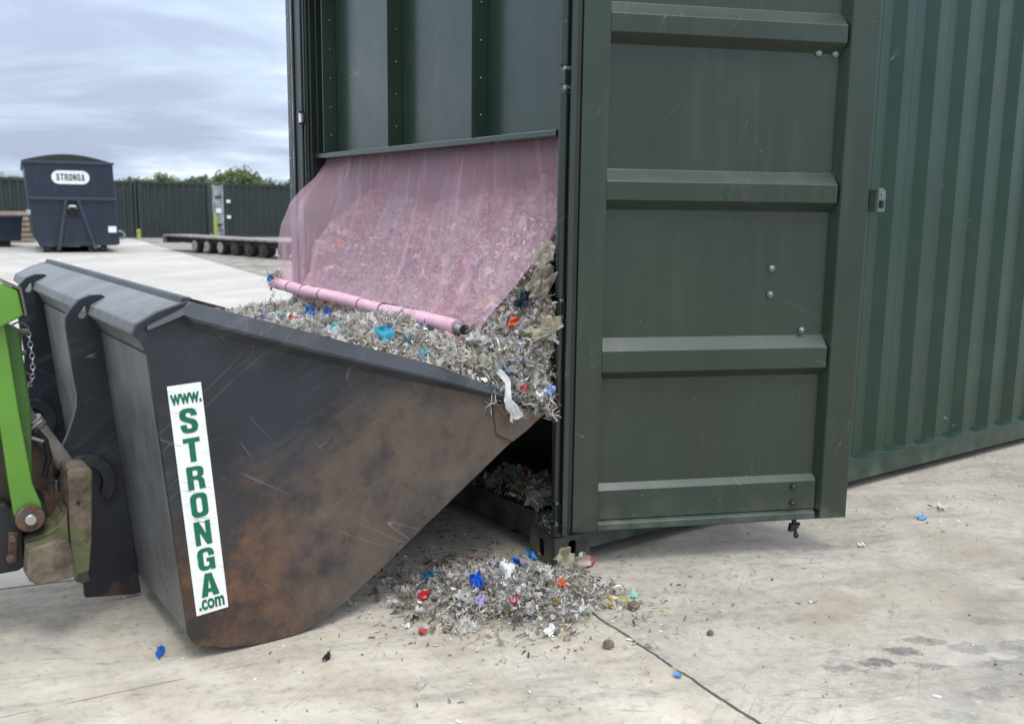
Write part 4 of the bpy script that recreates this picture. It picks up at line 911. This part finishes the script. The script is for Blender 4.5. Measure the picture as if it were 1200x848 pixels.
scrap('plastic_scrap', onpile(-.31, -.13, .035), .070, (.78, .78, .76), 'large crumpled white scrap on top of the spilled pile', amp=.5, group=GP, seed=11)
scrap('plastic_scrap', (-.36, -.44, .010), .050, (.80, .80, .78), 'flat white scrap lying just in front of the spilled pile', amp=.15, asp=.7, group=GP, seed=12, nrm=(0, -.2, 1))
scrap('plastic_scrap', (-.55, -.28, .012), .055, (.76, .75, .74), 'folded white paper scrap at the front left of the pile', amp=.3, asp=.4, group=GP, seed=13, nrm=(0, -.3, 1))
scrap('plastic_scrap', (.075, -.37, .014), .050, (.30, .58, .48), 'pale mint green scrap at the right edge of the pile', amp=.3, asp=.5, group=GP, seed=14, nrm=(0, -.3, 1))
scrap('plastic_scrap', onpile(-.03, -.10, .06), .075, (.62, .57, .40), 'yellowish film tuft standing against the corner casting', amp=.5, film=True, group=GP, seed=15, nrm=(-.5, -.7, .3))
scrap('plastic_scrap', onpile(.02, -.14, .05), .07, (.68, .66, .60), 'clear grey film tuft right of the yellowish tuft', amp=.5, film=True, group=GP, seed=16, nrm=(-.5, -.7, .3))
m = MB(); pts = [(-.012 + .018 * math.cos(t), -.408 + .018 * math.sin(t), .022 + .006 * math.sin(t)) for t in [2 * math.pi * k / 18 for k in range(19)]]; m.tube(pts, .0035, 6); o = m.build('plastic_ring', M['lime'], smooth=True); tag(o, 'small yellow plastic ring at the right end of the spilled pile', 'ring')
def stone(c, r, label, sd, mat, sq=(1, .85, .7), name='mud_lump'):
    m = MB(); bmesh.ops.create_icosphere(m.bm, subdivisions=3, radius=r); r0 = random.Random(sd); q = [Vector((r0.gauss(0, 1), r0.gauss(0, 1), r0.gauss(0, 1))) for _ in range(6)]
    for v in m.bm.verts:
        d = v.co.normalized(); k = 1 + sum(.07 * math.sin(3.1 * d.dot(a) * (i + 1) + i) for i, a in enumerate(q)); v.co = Vector((v.co.x * sq[0], v.co.y * sq[1], v.co.z * sq[2])) * k
    o = m.build(name, mat, smooth=True); o.location = c; return tag(o, label, 'lump')
stone((-.262, -.618, .012), .019, 'brown mud lump on the concrete right beside the joint', 1, M['mud'])
stone((0.0, -.449, .015), .022, 'brown mud lump at the right end of the spilled pile', 2, M['mud'])
stone((.075, -.735, .008), .012, 'small brown mud lump alone on the bare concrete right of the joint', 3, M['mud'])
stone((.118, -.046, .020), .036, 'rust coloured brick fragment wedged beside the foot of the corner casting', 4, M['brick'], (1.3, .8, .6), 'brick_fragment')
scrap('plastic_scrap', (-1.437, .125, .006), .085, (.02, .12, .48), 'blue plastic strip alone on the concrete below the bucket heel', asp=.28, amp=.12, nrm=(0, 0, 1), seed=20, rot=.5)
scrap('plastic_scrap', (-1.03, -.20, .010), .045, (.03, .03, .03), 'black twisted scrap on the concrete under the bucket edge', asp=.35, amp=.4, nrm=(0, 0, 1), seed=21)
scrap('plastic_scrap', (-.87, -.50, .010), .065, (.66, .65, .60), 'clear film scrap lying alone in front of the spilled pile', asp=.4, amp=.3, nrm=(0, 0, 1), film=True, seed=22)
scrap('plastic_scrap', (1.758, -.447, .008), .055, (.16, .38, .70), 'light blue scrap on the concrete beyond the door', asp=.7, amp=.3, nrm=(0, 0, 1), seed=23)
scrap('plastic_scrap', (1.97, -.42, .010), .060, (.80, .80, .78), 'white crumpled scrap on the concrete near the light blue one', asp=.6, amp=.5, nrm=(0, 0, 1), seed=24)
scrap('plastic_scrap', (1.215, -.51, .008), .040, (.80, .80, .78), 'white scrap on the concrete below the door corner', asp=.6, amp=.4, nrm=(0, 0, 1), seed=25)
scrap('plastic_scrap', (-.215, -.875, .008), .035, (.12, .32, .60), 'blue scrap caught in the concrete joint', asp=.6, amp=.3, nrm=(0, 0, 1), seed=26)
scrap('plastic_scrap', (-.72, -.145, .008), .030, (.80, .80, .78), 'small white scrap between the bucket edge and the spilled pile', asp=.6, amp=.4, nrm=(0, 0, 1), seed=27)
GL = 'scraps on the waste load'
def onheap(x, y, up=.02): return (x, y, float(heap(np.array(x), np.array(y))) + up)
scrap('film_scrap', (-.06, .035, .95), .150, (.64, .57, .44), 'big beige crumpled film sheet bulging beside the door post', asp=.8, amp=.45, film=True, nrm=(-.5, -.8, .3), seed=30, res=14, group=GL)
scrap('film_scrap', (-.035, .06, 1.10), .140, (.52, .47, .39), 'grey beige film sheet high on the load by the post', asp=.6, amp=.4, film=True, nrm=(-.5, -.8, .3), seed=31, res=14, group=GL)
scrap('film_scrap', (-.04, .05, 1.20), .110, (.62, .58, .50), 'pale film sheet at the top of the load beneath the curtain edge', asp=.6, amp=.4, film=True, nrm=(-.5, -.8, .3), seed=32, res=12, group=GL)
scrap('cloth_scrap', (-.09, .10, 1.035), .085, (.02, .03, .055), 'dark navy cloth scrap in the load right of the curtain', asp=.5, amp=.4, nrm=(-.5, -.8, .3), seed=33, group=GL)
scrap('plastic_scrap', (-.145, .09, .955), .050, (.60, .12, .03), 'orange red scrap in the load right of the tube end', asp=.6, amp=.5, nrm=(-.5, -.8, .3), seed=34, group=GL)
scrap('plastic_scrap', onheap(-.50, .42, .02), .095, (.05, .36, .50), 'turquoise triangular scrap on the load below the curtain tube', asp=.7, amp=.25, nrm=(-.4, -.7, .5), seed=35, group=GL, rot=.7)
scrap('plastic_scrap', onheap(-.60, .64, .02), .060, (.05, .42, .55), 'light turquoise scrap on the load left of the triangular one', asp=.6, amp=.4, nrm=(-.4, -.6, .6), seed=36, group=GL)
scrap('plastic_scrap', onheap(-.42, 1.32, .02), .075, (.04, .18, .52), 'royal blue scrap on the load below the far end of the tube', asp=.6, amp=.5, nrm=(-.4, -.6, .6), seed=37, group=GL)
scrap('plastic_scrap', onheap(-.53, .09, .015), .050, (.55, .06, .09), 'red scrap on the load above the middle of the bucket rim', asp=.7, amp=.5, nrm=(-.4, -.6, .6), seed=38, group=GL)
scrap('plastic_scrap', onheap(-.66, .92, .02), .055, (.50, .09, .07), 'red scrap at the far left of the load by the rim', asp=.7, amp=.5, nrm=(-.4, -.6, .6), seed=39, group=GL)
scrap('plastic_scrap', onheap(-.50, .95, .02), .070, (.04, .10, .40), 'dark blue scrap on the load right of the red one', asp=.5, amp=.5, nrm=(-.4, -.6, .6), seed=40, group=GL)
scrap('plastic_scrap', (-.045, -.01, .705), .045, (.30, .42, .68), 'pale blue scrap sticking out of the load by the door post', asp=.8, amp=.4, nrm=(-.5, -.8, .2), seed=41, group=GL)
scrap('plastic_scrap', (-.08, .0, .69), .050, (.82, .82, .80), 'white crumpled scrap at the bucket tip', asp=.8, amp=.6, nrm=(-.5, -.8, .2), seed=42, group=GL)
scrap('plastic_scrap', (-.16, .0, .72), .035, (.55, .08, .12), 'crimson scrap above the bucket tip', asp=.7, amp=.5, nrm=(-.5, -.8, .2), seed=43, group=GL)
scrap('plastic_scrap', onheap(.03, 1.95, .03), .07, (.60, .22, .05), 'orange scrap in the load behind the curtain', asp=.6, amp=.4, nrm=(-.7, -.4, .5), seed=44, group=GL)
scrap('plastic_scrap', onheap(-.10, 1.9, .03), .06, (.10, .14, .55), 'blue scrap in the load behind the curtain', asp=.6, amp=.4, nrm=(-.7, -.4, .5), seed=45, group=GL)
# long white strip hanging over the rim
V = []; nn_ = 22
for j in range(nn_):
    t = j / (nn_ - 1); p = Vector((-.285 + .065 * t + .008 * math.sin(t * 9), -.022 - .030 * math.sin(t * 3.0), .800 - .185 * t)); wd = (.009 + .017 * t ** 1.5) * (1 + .22 * math.sin(t * 29) * t) * (.6 if j == nn_ - 1 else 1)
    for q in range(5):
        u = q / 4 - .5; V.append((p.x + u * 2 * wd, p.y + .012 * math.sin(u * 7 + t * 8), p.z + u * .012))
o = raw('film_strip', V, [(j * 5 + q, j * 5 + q + 1, (j + 1) * 5 + q + 1, (j + 1) * 5 + q) for j in range(nn_ - 1) for q in range(4)], [M['shred']], col=np.tile([(.78, .79, .79)], (len(V), 1)), smooth=True); tag(o, 'long white plastic strip hanging over the bucket rim', 'strip')
# shreds tangled on the far end of the curtain tube
K = Acc(); n = 130; c = np.array([-.24, 2.19, .985]) + rng.normal(0, .022, (n, 3)); V, F, per = ribbons(c, unit(rng.normal(size=(n, 3))), rng.uniform(.02, .05, n), rng.uniform(.003, .01, n), 4, .9, .2); K.add(V, F, per, palette(n, PR), 0)
n = 34; t = np.linspace(0, 1, n); c = np.c_[-.262 + .012 * np.sin(t * 9), 2.20 + .012 * np.cos(t * 7), .93 - .13 * t]; V, F, per = ribbons(c, unit(rng.normal(size=(n, 3))), rng.uniform(.012, .03, n), rng.uniform(.002, .008, n), 4, .9, .2); K.add(V, F, per, palette(n, DARK), 0)
tag(K.build('shred_tuft'), 'tuft of shreds tangled on the far end of the curtain tube', 'tuft')
scrap('plastic_scrap', (-.285, 2.15, .985), .04, (.04, .20, .50), 'blue scrap in the tuft on the far tube end', asp=.7, amp=.4, nrm=(-.6, -.7, .1), seed=50)

# ------------------------------------------------------------------ background yard
TB = empty('roll_off_container', (3.28, 27.1, 0), 'tall navy roll off container with arched cover and white name plate', 'container')
X0, X1, Y0, Y1 = 2.10, 4.46, 27.1, 31.6
m = MB(); m.prism([(X0 + .30, .16), (X1 - .05, .20), (X1 + .06, .24), (X1 + .04, .60), (X1, 1.55), (X1 - .03, 2.58), (X0, 2.62), (X0 + .06, 1.55), (X0 + .12, .50)], 'y', Y0, Y1); m.build('body', M['navy'], TB, .02)
arch = [(X0 + (X1 - X0 - .03) * k / 12, 2.615 - .03 * k / 12 + .20 * math.sin(math.pi * k / 12)) for k in range(13)]
m = MB(); m.prism(arch + [(X1 - .03, 2.585), (X0, 2.615)], 'y', Y0 - .02, Y1); m.build('arched_cover', M['greendark'], TB)
MB().bx(X0 - .02, X1 + .0, Y0 - .05, Y0 - .001, 2.52, 2.60).build('top_rail', M['navyl'], TB, .01)
MB().bx(X0 + .02, X1 + .03, Y0 - .07, Y0 - .001, 1.50, 1.585).build('cross_rail', M['navyl'], TB, .01)
MB().bx(X0 - .05, X0 + .02, Y0 + .0, Y1, 2.45, 2.6).build('side_rail', M['navyl'], TB, .01)
cx = 3.30
for a, b in (((cx - .17, 1.50), (cx - .43, .10)), ((cx + .15, 1.50), (cx + .55, .10))):
    MB().prism([(a[0] - .045, a[1]), (a[0] + .045, a[1]), (b[0] + .05, b[1]), (b[0] - .05, b[1])], 'y', Y0 - .11, Y0 - .072).build('frame_leg', M['navyl'], TB, .01)
m = MB(); m.tube([(cx - .12, Y0 - .05, 1.27), (cx - .08, Y0 - .16, 1.33), (cx + .06, Y0 - .16, 1.33), (cx + .10, Y0 - .05, 1.27)], .035, 8); m.build('hook_bar', M['galv'], TB, smooth=True)
MB().bx(cx - .15, cx + .13, Y0 - .012, Y0 - .001, 1.0, 1.48).build('recess_shade', M['darkhole'], TB)  # flat black plate standing in for the shade of a recess
for xx in (cx - .42, cx + .42): MB().bx(xx - .06, xx + .06, Y0 + .02, Y1 - .05, .0, .18).build('skid', M['darkhole'], TB)
for xx in (cx - .75, cx + .78): MB().cyl((xx - .08, Y0 + .12, .10), (xx + .08, Y0 + .12, .10), .10, 14).build('roller', M['darkhole'], TB)
lx0, lx1, lz0, lz1 = 2.795, 3.79, 1.96, 2.34
pill = [(lx1 - .19 + .19 * math.cos(rad(t)), 2.15 + .19 * math.sin(rad(t))) for t in range(-90, 91, 15)] + [(lx0 + .19 + .19 * math.cos(rad(t)), 2.15 + .19 * math.sin(rad(t))) for t in range(90, 271, 15)]
pl = MB().prism(pill, 'y', Y0 - .012, Y0 - .001).build('name_plate', M['white'], TB); 
for k, ch in enumerate('STRONGA'): glyph_part('letter', ch, (lx0 + .125 + k * .109, Y0 - .0135, 2.05), (1, 0, 0), (0, 0, 1), .088, .20, M['textnavy'], pl)
MB().bx(4.22, 4.44, Y0 - .012, Y0 - .001, .58, .76).build('notice', M['white'], TB)
m = MB(); m.tube([(4.50, Y0 + .05, .62), (4.60, Y0, .60), (4.66, Y0, .50), (4.62, Y0, .40), (4.52, Y0 + .05, .40)], .03, 6); m.build('side_hook', M['galv'], TB, smooth=True)
MB().bx(X0 - .02, X0 + .10, Y0 - .04, Y0 - .001, 1.08, 1.22).build('latch', M['galv'], TB)
SK = empty('skip', (1.6, 31.5, 0), 'low dark blue skip at the left edge of the yard', 'skip')
MB().prism([(.9, .20), (2.50, .20), (2.58, .95), (.8, .95)], 'y', 31.5, 34.0).build('body', M['navy'], SK, .02); MB().bx(.8, 2.60, 31.45, 31.56, .93, 1.02).build('rim', M['navyl'], SK, .01); MB().bx(1.0, 2.2, 31.6, 33.8, 0, .2).build('skid', M['darkhole'], SK)
TM = empty('timber_stack', (2.3, 36, 0), 'stack of weathered timber behind the low blue skip', 'timber stack')
for k in range(6): MB().bx(1.2, 3.55, 35.6, 36.4, .02 + k * .19, .16 + k * .19).build('board', M['tan'], TM, .01)
for o in (TB, ): o.rotation_euler.z = rad(-7.5)
# row of dark green containers along the back
def farbox(x0, x1, y0, dep, h, label, zb=0., grp='dark green containers along the back of the yard'):
    c = empty('storage_container', ((x0 + x1) / 2, y0, zb), label, 'container', grp)
    P = []; x = x0 + .09
    while x < x1 - .1:
        for dx, y in ((0, y0), (.10, y0), (.15, y0 + .05), (.25, y0 + .05)):
            if x + dx < x1 - .08: P.append((x + dx, y))
        x += .30
    m = MB(); m.sheet(P, 'z', zb + .14, zb + h - .12); m.bx(x0 + .02, x1 - .02, y0 + .06, y0 + dep, zb + .1, zb + h - .05); m.build('wall', M['dkgreen'], c)
    MB().bx(x0 + .1, x1 - .1, y0 - .01, y0 + .055, zb + .02, zb + .14).build('bottom_rail', M['dkgreen'], c); MB().bx(x0 + .1, x1 - .1, y0 - .01, y0 + .055, zb + h - .12, zb + h).build('top_rail', M['dkgreen'], c)
    for q in (x0, x1 - .1): MB().bx(q, q + .1, y0 - .015, y0 + .1, zb, zb + h).build('corner_post', M['dkgreen'], c)
    MB().bx(x0 + .02, x1 - .02, y0 + .06, y0 + dep, zb + h - .045, zb + h - .005).build('roof', M['dkgreen'], c)
    return c
farbox(8.25, 11.30, 40.0, 2.4, 2.42, 'dark green container between the bollard and the tall yellow green post')
farbox(5.14, 8.19, 40.0, 2.4, 2.42, 'back row container partly hidden by the right side of the navy container')
farbox(2.03, 5.08, 40.0, 2.4, 2.42, 'dark green container in the back row seen left of the tall navy container')
farbox(-1.10, 1.97, 40.0, 2.4, 2.42, 'dark green container at the far left end of the back row')
fc = farbox(12.0, 18.0, 40.0, 2.4, 2.42, 'dark green container with a grey frame end behind the flatbed trailer')
for q in (11.46, 11.86): MB().bx(q, q + .10, 40.0, 40.12, .0, 2.36).build('end_frame_post', M['galv'], fc)
MB().bx(11.562, 11.858, 40.03, 40.09, .08, 2.30).build('end_frame_panel', M['galv'], fc)
for k, (z0, z1) in enumerate(((.5, .62), (1.1, 1.3), (1.75, 1.84))): MB().bx(11.60, 11.84, 39.98, 40.028, z0, z1).build('lock_bracket', M['dkgreen'] if k != 1 else M['white'], fc)
for k in (.85, 1.55): MB().bx(12.08, 12.25, 39.93, 39.98, k, k + .14).build('lock_plate', M['white'], fc)
MB().bx(11.36, 11.52, 39.6, 39.68, 0, 1.02).build('marker_post', M['lime']); o = bpy.data.objects['marker_post']; tag(o, 'flat yellow green marker post left of the framed container end', 'post')
m = MB(); m.cyl((8.05, 39.3, 0), (8.05, 39.3, .34), .09, 12); m.sph((8.05, 39.3, .34), .09, 12, (1, 1, .6)); o = m.build('bollard', M['lime'], smooth=True); tag(o, 'short yellow green bollard at the foot of the back row', 'bollard')
# flatbed trailer
A0 = Vector((5.95, 27.6, 0)); dirv = Vector((.19, -.982, 0)); nv_ = Vector((.982, .19, 0))
FB = empty('flatbed_trailer', (6.8, 24, 0), 'low dusty flatbed trailer with a row of small wheels on the gravel', 'trailer')
FM = Matrix(((dirv.x, nv_.x, 0, A0.x), (dirv.y, nv_.y, 0, A0.y), (0, 0, 1, 0), (0, 0, 0, 1)))
m = MB(FM); m.bx(0, 9.5, 0, .85, .44, .50); m.build('deck', M['deck'], FB, .01)
m = MB(FM); m.bx(0, 9.5, .10, .25, .28, .42); m.bx(0, 9.5, .65, .80, .28, .42); m.build('chassis_rail', M['darkhole'], FB)
m = MB(FM); m.bx(-.06, 0, 0, .85, .24, .50); m.build('end_board', M['deck'], FB)
for k, s_ in enumerate((1.9, 2.64, 3.4, 4.15, 4.9, 5.65)):
    m = MB(FM); m.cyl((s_, .04, .205), (s_, .24, .205), .205, 22); wh = m.build('wheel', M['tyre'], FB, .02, True)
    m = MB(FM); m.cyl((s_, .015, .205), (s_, .04, .205), .155 if k < 3 else .11, 18); m.build('hub', M['rim'] if k < 3 else M['tyre'], wh, .01, True)  # pale hubs for the lit wheels, tyre black for the shaded: light painted in
    m = MB(FM); m.cyl((s_, .62, .205), (s_, .82, .205), .205, 16); m.build('wheel', M['tyre'], FB, .02, True)
m = MB(FM); m.bx(6.6, 6.75, .05, .12, .02, .42); m.bx(6.5, 8.9, .30, .42, .16, .30); m.build('support_leg', M['deck'], FB)
# trees behind the yard
def tree(u_x, u_y, h, wdt, label, sd, n=3200, tone=(.075, .115, .035)):
    r0 = np.random.default_rng(sd); t = empty('tree', (u_x, u_y, 0), label, 'tree', 'trees beyond the yard')
    m = MB(); m.tube([(u_x, u_y, 0), (u_x + .1, u_y, h * .3), (u_x - .05, u_y, h * .62)], [.22, .16, .06], 7)
    for k in range(6):
        a = r0.uniform(0, 6.3); z0 = h * r0.uniform(.25, .5); m.tube([(u_x, u_y, z0), (u_x + wdt * .22 * math.cos(a), u_y + wdt * .22 * math.sin(a), z0 + h * .18), (u_x + wdt * .36 * math.cos(a), u_y + wdt * .36 * math.sin(a), z0 + h * .3)], [.09, .06, .03], 5)
    m.build('trunk', M['bark'], t)
    ncl = 26; cc = r0.normal(0, 1, (ncl, 3)); cc /= np.linalg.norm(cc, axis=1, keepdims=True); cc *= r0.uniform(.35, 1, (ncl, 1)) ** .5; cc *= np.array([wdt * .40, wdt * .40, h * .34]); cc += np.array([u_x, u_y, h * .60]); cr = r0.uniform(.10, .19, ncl) * wdt
    ix = r0.integers(0, ncl, n); d = r0.normal(0, 1, (n, 3)); d /= np.linalg.norm(d, axis=1, keepdims=True); c = cc[ix] + d * (cr[ix] * r0.uniform(.3, 1.05, n))[:, None]; s_ = r0.uniform(.10, .24, n)[:, None]
    a = r0.normal(0, 1, (n, 3)); a /= np.linalg.norm(a, axis=1, keepdims=True); b = np.cross(a, r0.normal(0, 1, (n, 3))); b /= np.linalg.norm(b, axis=1, keepdims=True)
    V = np.stack([c - a * s_, c + b * s_ * .6, c + a * s_, c - b * s_ * .6], 1).reshape(-1, 3); F = np.arange(4 * n).reshape(-1, 4)
    cl = np.array(tone) * r0.uniform(.75, 1.3, (ncl, 1))[ix] * r0.uniform(.7, 1.35, (n, 1)); raw('crown', V, F, [M['leaf']], col=np.repeat(cl, 4, 0), parent=t)
for i, (x, y, h, wd, lb) in enumerate([(12.0, 110, 4.9, 5.2, 'bushy green tree left of the tall navy container'), (8.6, 112, 4.4, 5.0, 'tree at the far left edge beyond the back row'), (23.3, 102, 5.0, 4.2, 'small rounded tree over the right end of the back row'), (26.0, 100, 5.3, 4.4, 'rounded tree over the middle of the back containers'), (28.6, 98, 5.2, 4.0, 'low light green tree left of the tallest tree'), (30.4, 97, 5.5, 3.6, 'narrow tree close against the tallest tree'), (32.0, 96, 6.2, 5.2, 'tallest spreading tree above the framed container'), (34.4, 94.5, 4.6, 3.6, 'low tree right of the tallest tree'), (37.2, 92, 5.0, 4.6, 'tree beside the edge of the folded container door'), (20.6, 104, 4.4, 4.4, 'low tree just right of the tall navy container')]):
    tree(x, y, h * .90, wd * 1.10, lb, 200 + i, tone=((.17, .22, .10), (.145, .195, .095), (.185, .225, .11))[i % 3])  # leaf tones lightened to put distance haze into the colour
hd = Acc(); n = 5000; t = rng.random(n); c = np.c_[-10 + 75 * t, 119 - 51 * t, np.abs(rng.normal(0, 1, n)) * 1.1 + .3] + rng.normal(0, .5, (n, 3)) * [1, 1, .2]
a = unit(rng.normal(size=(n, 3))) * .35; b = unit(np.cross(a, rng.normal(size=(n, 3)))) * .25
o = raw('hedgerow', np.stack([c - a, c + b, c + a, c - b], 1).reshape(-1, 3), np.arange(4 * n).reshape(-1, 4), [M['leaf']], col=np.repeat(np.array([(.07, .10, .035)]) * rng.uniform(.5, 1.3, (n, 1)), 4, 0)); tag(o, 'long low green hedgerow behind the trees', 'hedge', None, 'stuff')
